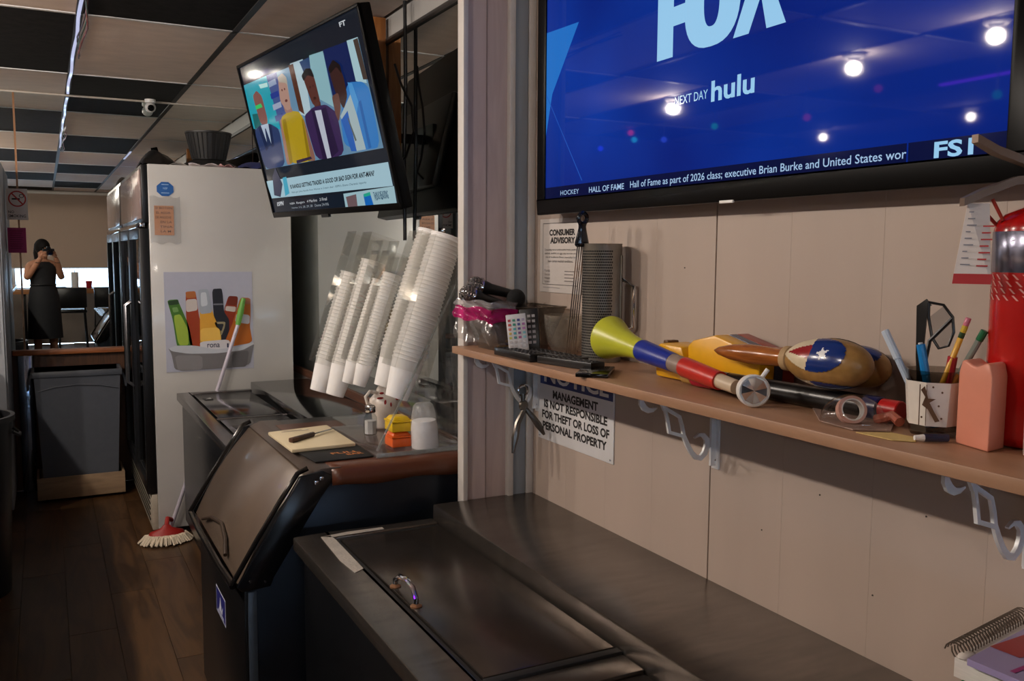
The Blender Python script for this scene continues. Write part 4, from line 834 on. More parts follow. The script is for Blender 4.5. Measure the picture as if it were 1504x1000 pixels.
for k, (x, y, c) in enumerate(((1.09,2.14,(196,160,40)),(1.105,2.16,(190,190,196)),(1.12,2.15,(60,80,150)),(1.13,2.17,(196,160,40)))):
    solo(MB().tube([(x-.02,y,SZ+.01+.004*k),(x+.03,y-.008,SZ+.012+.004*k)], .0055, 10), 'battery', mat('batt%d' % (k % 3), c, rough=.3, metal=.5), ('yellow tipped battery at the front of the tub floor','silver battery lying in the tub','blue battery lying in the tub','yellow battery at the back of the tub floor')[k], 'battery', (x,y,SZ), group='batteries in the tub')
def tilted(c, right, up, w_, h_, t_):
    """matrix of a slab centred at c"""
    right = Vector(right).normalized(); up = Vector(up); up = (up-right*up.dot(right)).normalized(); n = right.cross(up)
    M = Matrix((right, up, n)).transposed().to_4x4(); M.translation = Vector(c); return M
def remote(c, right, up, w_, h_, t_, body, label, buttons):
    M = tilted(c, right, up, w_, h_, t_); r = thing('remote_control', label, 'remote', M=M)
    MB().box(-w_/2, w_/2, -h_/2, h_/2, -t_, 0).build('case', body, r, bev=.002, local=True)
    for (bx, by, bw, bh, m_) in buttons:
        MB().box(bx-bw/2, bx+bw/2, by-bh/2, by+bh/2, 0, .0012).build('button', m_, r, local=True)
    return r, M
RC = [(160,40,50),(50,130,110),(40,50,120),(150,140,160),(190,70,60),(40,140,120),(50,60,130),(150,90,150),(196,110,90),(70,150,150),(70,60,130),(160,100,160),(190,160,70),(60,150,160),(110,60,120),(100,160,170),(196,190,90),(50,120,120),(140,50,110),(120,170,180)]
btn = []
for r_ in range(8):
    for c_ in range(4):
        k = r_*4+c_; m_ = mat('btn%d' % (k if k < 20 else 99), RC[k] if k < 20 else (176,170,170), rough=.4); btn.append((-.018+.012*c_, .038-.0112*r_, .0072, .006, m_))
remote((1.075,2.035,1.3415), (.86,-.50,.12), (.16,.12,1), .052, .108, .007, mat('remote_white', (196,194,196), rough=.35), 'white remote with many coloured buttons leaning against the tub', btn)
remote((1.125,2.062,1.347), (.80,-.60,.1), (.17,.14,1), .050, .120, .014, BLACK, 'black remote standing right behind the white remote', [(-.012+.012*c_, .04-.014*r_, .008, .007, mat('btn_pale', (150,146,146), rough=.4)) for r_ in range(6) for c_ in range(3)])
def flat_remote(a, b, w_, t_, z, label, rows=9):
    a, b = Vector((*a,z)), Vector((*b,z)); L = (b-a).length; up = (a-b).normalized(); right = up.cross(Vector((0,0,1))); c = (a+b)/2+Vector((0,0,t_))
    return remote(c, right, up, w_, L, t_, BLACK, label, [(-.012+.012*c_, L*.4-L*.8*r_/(rows-1), .007, .006, mat('btn_dark', (46,46,50), rough=.5)) for r_ in range(rows) for c_ in range(3)])
flat_remote((1.055,2.085), (1.058,1.895), .046, .020, SZ, 'thick black remote lying at the front edge of the shelf')
flat_remote((1.118,2.03), (1.122,1.80), .044, .018, SZ, 'black remote lying in front of the perforated cylinder')
flat_remote((1.068,1.885), (1.105,1.70), .044, .018, SZ, 'black remote lying under the bell of the party horn')
ph, pM = remote((1.070,1.655,SZ+.009), (.76,-.65,0), (.65,.76,0), .070, .135, .009, mat('phone_glass', (8,8,10), rough=.08), 'slim black phone like handset lying flat at the shelf edge', [])
ph['category'] = 'phone'; ph.name = 'mobile_phone'
# glass bowl
gb = MB().lathe([(.030,0),(.032,.004),(.046,.03),(.054,.07),(.056,.105),(.054,.105),(.052,.07),(.044,.031),(.030,.006),(1e-6,.005)], 28, Matrix.Translation((1.20,2.005,SZ)))
solo(gb, 'glass_bowl', clear('bowl_glass', (242,240,236), rough=.04, haze=((205,200,192), .08)), 'clear ribbed glass bowl between the tub and the perforated cylinder', 'bowl', (1.20,2.005,SZ), smooth=60)
# perforated cylinder
px, py, pr, phh = 1.2155, 1.858, .048, .286
gt = thing('perforated_cylinder', 'tall perforated steel cylinder with a square side handle below the advisory sign', 'grater', (px,py,SZ))
PST = mat('grater_steel', (150,146,138), rough=.38, metal=.75, var=.1, vs=25)
MB().lathe([(pr,0),(pr,phh),(pr+.001,phh+.002),(pr-.002,phh+.002),(pr-.002,.004),(1e-6,.004)], 40, Matrix.Translation((px,py,SZ))).build('drum', PST, gt, smooth=50)
dots = MB()
for r_ in range(40):
    for c_ in range(22):
        a = math.radians(150+c_*5.4+(2.7 if r_ % 2 else 0)); z = SZ+.012+r_*.0066
        u = Vector((-math.sin(a), math.cos(a), 0)); n = Vector((math.cos(a), math.sin(a), 0)); p = Vector((px,py,z))+n*(pr+.0004)
        dots.add([p-u*.0016-Vector((0,0,.0019)), p+u*.0016-Vector((0,0,.0019)), p+u*.0016+Vector((0,0,.0019)), p-u*.0016+Vector((0,0,.0019))], [(0,1,2,3)])
do_ = dots.build('perforation', mat('hole_dark', (14,12,11), rough=.8), gt, smooth=0); do_['kind'] = 'stuff'
hd = Vector((.62,-.78,0)).normalized(); h0 = Vector((px,py,0))+hd*pr
MB().ribbon([tuple(h0+Vector((0,0,z)))for z in (SZ+.05,SZ+.26)], .010, tuple(hd*.003)).build('handle_strip', PST, gt)
hp = [h0+hd*.002+Vector((0,0,SZ+.205)), h0+hd*.006+Vector((0,0,SZ+.200)), h0+hd*.034+Vector((0,0,SZ+.185)), h0+hd*.034+Vector((0,0,SZ+.085)), h0+hd*.004+Vector((0,0,SZ+.075))]
MB().tube([tuple(p) for p in hp], .0045, 8).build('side_handle', CHROME, gt)
# black handled wire comb
wc = thing('wire_whisk', 'black handled tool with straight wire tines standing behind the perforated cylinder', 'utensil', (1.215,1.955,SZ))
ax0, ax1 = Vector((1.205,1.985,SZ+.003)), Vector((1.168,1.878,SZ+.285)); 
for k in range(5):
    o = Vector((.004*(k-2), -.003*(k-2), 0)); MB().tube([tuple(ax0+o*1.1), tuple(ax1+o)], .0016, 6).build('tine', CHROME, wc)
M_ = axisM(ax1, ax1+Vector((-.004,-.010,.08)))
NVH = mat('handle_navy', (14,20,30), rough=.15)
MB().lathe([(.016,-.004),(.019,0),(.019,.006),(.013,.030),(.010,.044),(.012,.052),(.001,.054)], 18, M_, sy=.6).build('handle', NVH, wc, smooth=60)
MB().tube([tuple(M_ @ Vector((.012*math.cos(a*.5236), 0, .064+.013*math.sin(a*.5236)))) for a in range(13)], .0055, 8).build('handle_loop', NVH, wc)
# party horn
hn = thing('party_horn', 'long party horn with lime bell and blue and red sleeves lying along the shelf', 'horn', (1.1,1.45,SZ))
h1, h2 = Vector((1.128,1.690,1.362)), Vector((1.082,1.175,1.3105)); HM = axisM(h1, h2)
LIME = mat('lime_plastic', (186,188,52), rough=.32, var=.03)
MB().lathe([(.0475,0),(.0495,.002),(.0485,.006),(.042,.024),(.034,.052),(.027,.085),(.0225,.125),(.0215,.150),(.0205,.150),(.026,.085),(.040,.024),(.046,.003),(.0475,0)], 36, HM).build('bell', LIME, hn, smooth=60)
L_ = (h2-h1).length
MB().lathe([(.0225,.145),(.0232,.149),(.0205,.225),(.019,.268),(.001,.268)], 26, HM).build('sleeve', mat('horn_blue', (24,44,140), rough=.35), hn)
MB().lathe([(.0185,.262),(.0180,.312),(.001,.312)], 24, HM).build('sleeve', mat('horn_grey', (134,116,104), rough=.5), hn)
MB().lathe([(.0195,.308),(.0200,.312),(.0175,.425),(.001,.425)], 26, HM).build('sleeve', mat('horn_red', (186,38,26), rough=.35), hn)
MB().lathe([(.014,.42),(.013,.475),(.001,.475)], 20, HM).build('tip', mat('horn_tip', (196,176,150), rough=.4), hn)
cM = axisM((1.084,1.176,SZ+.0285), (1.050,1.108,SZ+.033))
MB().lathe([(.024,-.012),(.0275,-.006),(.0285,.006),(.0285,.010),(.026,.012),(.0255,.008),(.001,.008)], 30, cM).build('mouth_cup', WHITEP, hn)
fo = MB()
for k in range(10):
    a0, a1 = 2*math.pi*k/10, 2*math.pi*(k+1)/10; fo.add([cM @ Vector((0,0,.011)), cM @ Vector((.023*math.cos(a0),.023*math.sin(a0),.0095+.003*(k % 2))), cM @ Vector((.023*math.cos(a1),.023*math.sin(a1),.0095+.003*((k+1) % 2)))], [(0,1,2)])
fo.build('foil_disc', mat('foil', (220,220,224), rough=.12, metal=1), hn, smooth=0)
MB().tube([tuple(cM @ Vector((.024,-.012,.004))), tuple(cM @ Vector((.040,-.020,.006)))], .004, 8).build('pull_tab', WHITEP, hn)
# yellow clappers
YEL = mat('clapper_yellow', (224,164,20), rough=.3, var=.04)
c1 = thing('flag_clapper', 'small yellow plastic clapper behind the blue sleeve of the horn', 'noisemaker', (1.2,1.5,SZ))
MB().prism([(1.165,1.565,SZ+.001),(1.165,1.570,SZ+.060),(1.165,1.553,SZ+.074),(1.165,1.480,SZ+.072),(1.165,1.465,SZ+.04),(1.165,1.465,SZ+.001)], (.075,0,0)).build('clapper_body', YEL, c1, bev=.006)
MB().box(1.185, 1.215, 1.55, 1.566, SZ+.070, SZ+.078).build('catch', mat('clapper_brown', (90,60,30)), c1, bev=.002)
c2 = thing('flag_clapper', 'larger yellow plastic clapper with blue and red stripes along its back', 'noisemaker', (1.2,1.37,SZ))
prof2 = [(1.462,SZ+.001),(1.468,SZ+.075),(1.452,SZ+.088),(1.385,SZ+.104),(1.255,SZ+.075),(1.258,SZ+.001)]
MB().prism([(1.172,y,z) for y, z in prof2], (.040,0,0)).build('clapper_body', YEL, c2, bev=.005)
MB().prism([(1.2125,y,z) for y, z in prof2], (.020,0,0)).build('stripe', mat('clapper_blue', (70,74,96), rough=.35), c2, bev=.002)
MB().prism([(1.233,y,z) for y, z in prof2], (.030,0,0)).build('stripe', mat('clapper_red', (150,56,44), rough=.35), c2, bev=.002)
# black stick with coloured bands
s0, s1 = Vector((1.147,1.44,SZ+.020)), Vector((1.178,.962,SZ+.020)); SM = axisM(s0, s1)
bs_ = thing('black_baton', 'black tube with red and navy bands lying behind the party horn', 'stick', (1.19,1.2,SZ))
prf = [('band',(190,150,80),0,.03,.0175),('band',(196,30,60),.03,.085,.0195),('band',(30,26,66),.085,.125,.0185),('tube',(14,14,15),.125,.43,.0185),('band',(30,34,80),.43,.46,.019),('tip',(176,30,30),.46,.495,.017)]
for k, (nm, c, a, b, r) in enumerate(prf): MB().lathe([(r*.9,a+.0005),(r,a+.002),(r,b-.002),(r*.9,b-.0005)], 20, SM).build(nm, mat('baton%d' % k, c, rough=.3), bs_)
# maracas
def maraca(c, ax, label, flag, r=.041, L=.085, hl=.19):
    c = Vector(c); ax = Vector(ax).normalized(); M = axisM(c, c+ax, side=(0,0,1))
    t = thing('maraca', label, 'maraca', tuple(c))
    prof = []
    for k in range(17):
        a = math.pi*k/16; rr = r*math.sin(a)**.85*(1-.16*math.cos(a)*-1 if False else 1); h = -L*math.cos(a)
        rr *= (1.0+.10*(h/L)); prof.append((max(rr,1e-5), h))
    MB().lathe(prof, 32, M).build('head', mat('maraca_gold', (150,112,60), rough=.35, var=.2, vs=60), t, smooth=60)
    MB().lathe([(.0175,-L-.012+.018),(.019,-L+.0),(.016,-L-.012),(.0175,-L-.05),(.019,-L-.09),(.015,-L-hl+.05),(.008,-L-hl+.015),(.001,-L-hl)][::-1], 20, M).build('handle', wood('maraca_wood', (128,70,26), (158,92,40), rough=.2, axis='y', scale=9), t, smooth=60)
    MB().lathe([(.017,-L-.008),(.022,-L-.004),(.022,L*.0-L+.008),(.018,-L+.012)], 20, M).build('binding', mat('binding', (170,140,100), rough=.7), t)
    if flag:
        CR, RD, BL_, WH = mat('flag_cream',(206,190,160),rough=.25), mat('flag_red',(140,30,34),rough=.22), mat('flag_blue',(22,46,110),rough=.2), mat('flag_white',(226,226,226),rough=.3)
        def panel(rot, nm):
            pm_ = MB(); NU, NV = 64, 44; idx = {}
            star = [((.010 if k % 2 else .0)+0, 0) for k in range(10)]
            def inside_star(u, v):
                u -= .022; v -= .002; al = math.pi/5; k = math.atan2(v, -u) % (2*al); k = min(k, 2*al-k); Ro, Ri = .0135, .0055
                return math.hypot(u, v) < Ro*Ri*math.sin(al)/(Ro*math.sin(k)+Ri*math.sin(al-k))
            def pt(u, v):
                h = u; rr = r*max(0.0,1-(h/L)**2)**.425*(1.0+.10*(h/L))+.0012; th = v/max(rr,1e-4); return M @ Matrix.Rotation(rot,4,'Z') @ Vector((rr*math.cos(th), rr*math.sin(th), h))
            for i in range(NU):
                for j in range(NV):
                    u0, u1 = -.078+.150*i/NU, -.078+.150*(i+1)/NU; v0, v1 = -.040+.080*j/NV, -.040+.080*(j+1)/NV
                    u, v = (u0+u1)/2, (v0+v1)/2
                    tq = min(1,max(0,(u+.078)/.138)); hw = .0345*(math.sin(math.pi/2*tq/.62)**1.1 if tq < .62 else math.sqrt(max(0,1-((tq-.62)/.38)**2)))
                    if abs(v) > hw: continue
                    d = u+.0*v
                    if u > -.012-.25*abs(v)+.010: mi_ = 2
                    elif abs(v) < .012*(u+.062)/.05 and u > -.062: mi_ = 1
                    else: mi_ = 0
                    if mi_ == 2 and inside_star(u, v): mi_ = 3
                    pm_.add([pt(u0,v0),pt(u1,v0),pt(u1,v1),pt(u0,v1)], [(0,1,2,3)], mi_)
            pm_.build(nm, [CR, RD, BL_, WH], t, smooth=80)
        for k, rot in enumerate(flag): panel(rot, 'painted_panel')
        for k in range(22): pass
    return t
maraca((1.152,1.075,SZ+.0845), (.03,-1,.02), 'maraca with a painted lone star flag panel and varnished wooden handle', [math.radians(a) for a in (150, 30, 270)])
maraca((1.238,1.095,SZ+.072), (.02,-1,.0), 'second maraca mostly hidden behind the front star painted one', [math.radians(a) for a in (120, 10)], r=.036, L=.07, hl=.16)
# tape packet
tk = thing('tape_packet', 'clear blister packet with a roll of pinkish tape on a card', 'tape', (1.11,1.0,SZ))
MB().prism([(1.160,1.110,SZ+.0005),(1.082,1.02,SZ+.0005),(1.072,.945,SZ+.0005),(1.115,.912,SZ+.0005),(1.175,.955,SZ+.0005)], (0,0,.002)).build('card', mat('card_grey', (150,124,112), rough=.5), tk)
rM = axisM((1.112,.985,SZ+.022), (1.075,.922,SZ+.045))
MB().lathe([(.016,-.008),(.022,-.008),(.022,.008),(.016,.008),(.016,-.008)], 30, rM).build('tape_roll', mat('tape_pink', (206,160,146), rough=.35), tk, smooth=40)
MB().lathe([(.0155,-.0085),(.0175,-.0088),(.0175,.0088),(.0155,.0085),(.0155,-.0085)], 30, rM).build('core', WHITEP, tk)
MB().ball((1.112,.98,SZ+.004), .042, .052, .044, n=18, k=10, M=Matrix.Rotation(.4,4,'Z')).build('blister', clear('blister', (240,238,236), rough=.05), tk, smooth=50)
MB().tube([(1.150,.97,SZ+.006),(1.158,.945,SZ+.016),(1.150,.925,SZ+.010)], .008, 8).build('dispenser_piece', mat('tape_orange', (176,96,76), rough=.3), tk)
solo(MB().prism([(1.062,.93,SZ+.0003),(1.064,.868,SZ+.0003),(1.085,.845,SZ+.0003),(1.110,.862,SZ+.0003),(1.108,.905,SZ+.0003)], (0,0,.0012)), 'yellow_paper', ink('paper_yellow', (206,178,112)), 'yellowed slip of paper under the pen cup', 'paper', (1.085,.89,SZ))
# pen cup
PX, PY = 1.155, .872
pc_ = thing('pen_cup', 'faceted clear cup with a printed white label holding pens and glasses', 'cup', (PX,PY,SZ+.002))
CM = Matrix.Translation((PX,PY,SZ+.002)) @ Matrix.Rotation(math.radians(22),4,'Z')
MB().lathe([(.032,0),(.034,.002),(.042,.096),(.040,.096),(.032,.006),(1e-6,.006)], 8, CM).build('cup_glass', clear('cup_glass', (214,210,206), rough=.05), pc_, smooth=20)
lb = MB()
for k in range(8):
    if k in (0, 1, 7): continue
    a0, a1 = 2*math.pi*k/8, 2*math.pi*(k+1)/8; r0, r1 = .0366, .0420
    qd = [CM @ Vector((r0*math.cos(a0),r0*math.sin(a0),.016)), CM @ Vector((r0*math.cos(a1),r0*math.sin(a1),.016)), CM @ Vector((r1*math.cos(a1),r1*math.sin(a1),.080)), CM @ Vector((r1*math.cos(a0),r1*math.sin(a0),.080))]
    lb.add(qd, [(0,1,2,3)])
lb.build('label', mat('cup_label', (214,206,196), rough=.45), pc_, smooth=0)
BRN = ink('label_brown', (84,56,34))
fn_ = Vector((-.86,-.50,0)); fu = Vector((.50,-.86,0))
ctr = Vector((PX,PY,SZ+.002))+fn_*.0400
decal('label_print', pc_, ctr+Vector((0,0,.018)), fu, (-.06*fn_.x*-1,-.06*fn_.y*-1,1) if False else (fn_.x*.08, fn_.y*.08, 1), [('poly', [(-.012,.052),(-.007,.058),(-.002,.040),(.008,.040),(.0,.034),(.006,.022),(.014,.008),(.008,.006),(-.002,.024),(-.010,.030),(-.006,.042)], BRN, 3), ('rect', (-.014,.0,-.0125,.06), BRN, 3), ('rect', (-.005,.0,-.004,.06), BRN, 3)]+[('ell', (u,v,.0014,.0016), BRN, 3) for u, v in ((.012,.03),(.016,.05),(.004,.057),(-.010,.012),(.016,.012))], eps=.0006)
def pencil(a, b, r, parts, name, label, cat):
    a, b = Vector(a), Vector(b); M = axisM(a, b); L = (b-a).length; t = thing(name, label, cat, tuple(a), group='pens in the cup')
    for nm, f0, f1, c, sc in parts: MB().lathe([(r*sc*.9,L*f0),(r*sc,L*f0+.0008),(r*sc,L*f1-.0008),(r*sc*.86,L*f1)], 10, M).build(nm, mat('pen_%d_%d_%d' % c, c, rough=.3), t)
zc = SZ+.012
pencil((1.148,.872,zc), (1.128,.942,1.437), .0052, [('barrel',0,.70,(170,186,206),1),('cap',.70,1,(190,202,216),1.15)], 'white_pen', 'white capped pen leaning out to the left of the cup', 'pen')
pencil((1.150,.865,zc), (1.140,.888,1.423), .0058, [('barrel',0,.62,(20,110,170),1),('grip',.62,.98,(18,120,186),1.1),('tip',.98,1,(190,190,190),.6)], 'blue_pen', 'bright blue pen standing in the middle of the cup', 'pen')
pencil((1.150,.880,zc), (1.170,.834,1.462), .0042, [('barrel',0,.82,(214,160,40),1),('ferrule',.82,.87,(40,70,40),1.02),('ferrule',.87,.93,(196,170,60),1.04),('eraser',.93,1,(196,110,130),1.0)], 'pencil', 'yellow pencil with a pink eraser in the cup', 'pencil')
pencil((1.160,.880,zc), (1.180,.815,1.445), .0045, [('barrel',0,.55,(190,120,40),1),('barrel',.55,.9,(120,128,120),1.05),('end',.9,1,(24,96,60),1.2)], 'green_pencil', 'grey pencil with a green end leaning to the right in the cup', 'pencil')
pencil((1.165,.868,zc), (1.165,.852,1.405), .007, [('barrel',0,1,(170,40,50),1)], 'red_marker', 'short red marker deep in the cup', 'marker')
gl = thing('eyeglasses', 'folded black eyeglasses standing in the pen cup', 'glasses', (1.15,.885,SZ+.03))
MB().ribbon([(1.158,.895,SZ+.02),(1.154,.900,1.40),(1.150,.896,1.475),(1.154,.888,1.482)], [.008,.010,.016,.012], (.003,.001,0)).build('temple', BLACK, gl)
MB().tube([(1.154,.888,1.482),(1.160,.868,1.479),(1.164,.855,1.462),(1.164,.852,1.44),(1.162,.858,1.42),(1.160,.872,1.415),(1.157,.882,1.43),(1.155,.888,1.46),(1.154,.888,1.482)], .0022, 6).build('rim', BLACK, gl)
MB().prism([(1.160,.868,1.477),(1.163,.856,1.462),(1.163,.853,1.44),(1.161,.860,1.421),(1.159,.873,1.417),(1.156,.883,1.432),(1.155,.887,1.46)], (.001,.0005,0)).build('lens', clear('lens_glass', (232,234,236)), gl)
MB().tube([(1.164,.855,1.46),(1.156,.885,1.425),(1.152,.895,1.35),(1.152,.893,SZ+.03)], .003, 6).build('temple', BLACK, gl)
cp = thing('capped_pen', 'clear pen with a white tip lying at the shelf edge beside the pink bottle', 'pen', (1.1,.83,SZ))
MB().tube([(1.098,.842,SZ+.006),(1.128,.826,SZ+.006)], .0055, 10).build('barrel', clear('pen_clear', (150,156,176), haze=((90,96,130), .3)), cp)
MB().tube([(1.086,.848,SZ+.006),(1.098,.842,SZ+.006)], [.0035,.0052], 10).build('tip', WHITEP, cp)
# pink saddle topped bottle and its pale neighbour
A_, B_ = Vector((1.133,.818,SZ)), Vector((1.117,.757,SZ)); e2 = Vector((.043,.006,0))
pkm = MB(); pts = []; n = 12
for k in range(n+1):
    u = k/n; P_ = A_.lerp(B_, u)
    sh_ = .118+.005*math.cos(2*math.pi*u)-.000*u; rr = min(1, min(u,1-u)/.22); sh_ -= .022*(1-math.sqrt(max(0,1-(1-rr)**2))); pts.append(P_+Vector((0,0,sh_)))
pts = [A_.copy(), B_.copy()]+[p for p in reversed(pts)]
pkm.prism(pts, e2)
solo(pkm, 'pink_bottle', mat('pink_plastic', (212,136,112), rough=.35, var=.03), 'salmon pink plastic block bottle with a saddle shaped top', 'bottle', (1.14,.79,SZ), bev=.008, seg=3)
wb = thing('lotion_bottle', 'pale squeeze bottle cut by the right edge of the view', 'bottle', (1.155,.697,SZ))
MB().lathe([(.024,0),(.028,.004),(.029,.06),(.024,.115),(.014,.128),(.013,.134)], 24, Matrix.Translation((1.153,.697,SZ)), sx=1.15).build('bottle_body', mat('bottle_pale', (196,178,170), rough=.35), wb, smooth=60)
MB().lathe([(.015,.134),(.015,.155),(.001,.157)], 18, Matrix.Translation((1.153,.697,SZ))).build('bottle_cap', WHITEP, wb)
decal('bottle_print', wb, (1.128,.709,SZ+.03), (.55,-.83,0), (0,0,1), [('rect', (.004,.010+.006*k,.016,.012+.006*k), ink('bottle_ink', (120,100,130)), 6) for k in range(6)], eps=.0008)
# fire extinguisher hung at the right
EX, EY = 1.217, .769; er = .055
fe = thing('fire_extinguisher', 'red fire extinguisher with a silver label at the right end of the shelf', 'fire extinguisher', (EX,EY,SZ))
REDP = mat('extinguisher_red', (168,18,16), rough=.2, var=.05)
EM = Matrix.Translation((EX,EY,0))
MB().lathe([(.044,SZ+.0005),(.052,SZ+.005),(er,SZ+.016),(er,1.586),(.052,1.598),(.042,1.608),(.025,1.615),(.018,1.618),(.018,1.626)], 40, EM).build('tank', REDP, fe, smooth=50)
MB().lathe([(er+.0006,1.528),(er+.0010,1.5285),(er+.0010,1.5835),(er+.0006,1.584)], 40, EM).build('label_band', mat('label_silver', (150,150,170), rough=.25, metal=.8, var=.5, vs=70, stretch=(1,1,.2)), fe, smooth=50)
ds = MB()
for r_ in range(4):
    for c_ in range(16):
        a = math.radians(90+c_*14+r_*5); z = 1.522-.0095*r_; n0 = Vector((math.cos(a),math.sin(a),0)); u = Vector((-math.sin(a),math.cos(a),0)); p = Vector((EX,EY,z))+n0*(er+.0007)
        ds.add([p-u*.006+Vector((0,0,.0035)), p+u*.001-Vector((0,0,.0035)), p+u*.004-Vector((0,0,.0035)), p-u*.003+Vector((0,0,.0035))], [(0,1,2,3)])
ds.build('label_dash', mat('dash_pink', (206,140,130), rough=.4), fe, smooth=0)
MB().lathe([(.014,1.626),(.016,1.630),(.016,1.655),(.010,1.662),(.001,1.663)], 16, EM).build('valve', mat('valve_metal', (120,112,104), rough=.3, metal=.8), fe)
LEV = mat('lever_tan', (112,92,78), rough=.4, metal=.5)
MB().ribbon([(EX+.03,EY-.03,1.662),(EX-.01,EY+.005,1.668),(EX-.06,EY+.030,1.688),(EX-.092,EY+.038,1.703)], [.020,.020,.018,.012], (0,0,.011)).build('top_lever', LEV, fe)
MB().ribbon([(EX+.02,EY-.02,1.652),(EX-.03,EY+.018,1.648),(EX-.07,EY+.036,1.632),(EX-.098,EY+.048,1.618)], [.018,.018,.018,.012], (0,0,.011)).build('carry_handle', LEV, fe)
MB().lathe([(.011,-.004),(.011,.004)], 16, Matrix.Translation((EX-.03,EY-.02,1.640)) @ Matrix.Rotation(math.pi/2,4,'Y')).build('gauge', CHROME, fe)
MB().box(EX+.03, RW-.0002, EY-.02, EY+.02, 1.45, 1.60).build('wall_hook', BLACKM, fe)
MB().tube([(EX-.06,EY+.03,1.628),(EX-.05,EY+.02,1.600),(EX-.035,EY+.035,1.590),(EX-.055,EY+.045,1.612)], .0025, 6).build('seal_loop', mat('seal_red', (150,40,26), rough=.4), fe)
tgx = thing('inspection_tag', 'white inspection tag with a red foot hanging from the extinguisher', 'tag', (1.12,.815,1.62))
tP = [(1.128,.815,1.622),(1.150,.798,1.622),(1.136,.780,1.512),(1.113,.822,1.512)]
MB().prism(tP, (-.0006,-.0008,0)).build('tag_paper', ink('tag_white', (206,196,190)), tgx)
t0 = Vector(tP[3]); tu = (Vector(tP[2])-t0); tL = tu.length
decal('tag_print', tgx, t0+Vector((-.0012,-.0014,0)), tu, Vector((.012,-.006,.11)), [('rect', (0,0,tL,.014), ink('tag_red', (166,30,36)), 1)]+[('rect', (.006,.026+.009*k,.018-.003*(k % 3),.0275+.009*k), ink('tag_ink', (120,120,130)), 1) for k in range(9)]+[('rect', (.026,.024+.009*k,.040-.003*(k % 2),.026+.009*k), MATS['ink_tag_red'], 1) for k in range(7)], eps=.0006)
# organiser and notebooks at the lower right
og = solo(MB().box(.95, 1.262, .36, .735, .8345, .985), 'wooden_box', wood('box_wood', (168,112,60), (190,134,80), axis='x', scale=5), 'plain wooden box on the cooler step under the notebooks', 'box', (1.1,.55,.8345), bev=.003)
solo(MB().prism([(1.005,.722,.9855),(1.24,.775,.9855),(1.29-.03,.52,.9855),(1.02,.45,.9855)], (0,0,.006)), 'green_folder', ink('folder_green', (18,104,44)), 'green folder at the bottom of the notebook pile', 'folder', (1.1,.6,.9855))
mgz = solo(MB().prism([(1.048,.722,1.0187),(1.255,.755,1.0187),(1.262,.50,1.0187),(1.06,.46,1.0187)], (0,0,.009)), 'magazine', ink('mag_purple', (150,136,176), .35), 'purple and red magazine lying on the spiral notebook', 'magazine', (1.1,.6,1.0187))
decal('magazine_print', mgz, (1.048,.722,1.0278), (1,.16,0), (.06,-1,0), [('poly', [(.06,-.0),(.215,.02),(.21,.19),(.10,.19),(.095,.05),(.06,.04)][::-1], ink('mag_red', (150,16,22), .35), 1), ('poly', [(.012,.05),(.055,.055),(.055,.062),(.012,.057)][::-1], ink('mag_magenta', (150,50,110)), 1)], eps=-.0006)
nbk = thing('spiral_notebook', 'white spiral notebook under the magazine at the lower right', 'notebook', (1.15,.68,1.003))
MB().prism([(1.055,.745,.9924),(1.262,.782,.9924),(1.270,.60,.9924),(1.07,.55,.9924)], (0,0,.026)).build('pages', mat('page_white', (214,206,198), rough=.6, var=.05, vs=80, stretch=(1,1,8)), nbk)
cl = MB(); K = 26
for k in range(K):
    c = Vector((1.060,.752,1.022)).lerp(Vector((1.256,.786,1.022)), k/(K-1)); cl.tube([c+Vector((.0012*a, .012*math.cos(a*.5236), .012*math.sin(a*.5236))) for a in range(13)], .0011, 5, cap=False)
cl.build('spiral_wire', mat('wire_grey', (120,108,98), rough=.35, metal=.7), nbk)
MB().ball((1.070,.738,1.020), .016, .009, .005, n=14, k=8).build('page_curl', mat('page_white', (214,206,198)), nbk)
# ============================================================ MOP, BINS, THINGS AROUND THE FRIDGE
mp = thing('mop', 'mop with red head, white strings and a green gripped pole', 'mop', (.50,5.06,0))
mp0, mp1, mp2, mp3 = Vector((.545,5.062,.035)), Vector((.828,5.067,.83)), Vector((.934,5.07,1.149)), Vector((.968,5.07,1.295))
MB().tube([tuple(mp0), tuple(mp1), tuple(mp2)], .0105, 12).build('pole', mat('pole_white', (206,200,214), rough=.25, metal=.3), mp)
MB().tube([tuple(mp2), tuple(mp2.lerp(mp3,.5)), tuple(mp3)], [.014,.017,.012], 12).build('grip', mat('grip_green', (96,158,62), rough=.4), mp)
MB().lathe([(.075,.032),(.095,.038),(.085,.060),(.03,.078),(.016,.095),(.001,.096)], 20, Matrix.Translation((.525,5.00,0)), sy=.55).build('mop_head', mat('mop_red', (150,26,20), rough=.5), mp, smooth=50)
MB().tube([(.525,5.0,.085),(.535,5.03,.12),(.560,5.062,.10)], .013, 8).build('socket', mat('mop_red', (150,26,20)), mp)
stg = MB()
for k in range(46):
    a = math.radians(150+k*5.2); x0, y0_ = .525+.07*math.cos(a), 5.0+.045*math.sin(a); L = random.uniform(.045,.075)
    x2, y2 = .525+(.07+L)*math.cos(a), 5.0+(.045+L*.8)*math.sin(a)
    if y2 > 5.05: continue
    stg.tube([(x0,y0_,.045),((x0+x2)/2,(y0_+y2)/2,.032+random.uniform(0,.012)),(x2,y2,.008)], [.006,.007,.005], 6)
so_ = stg.build('string', mat('mop_cotton', (214,200,178), rough=.9, bump=.6, bs=200), mp); so_['kind'] = 'stuff'
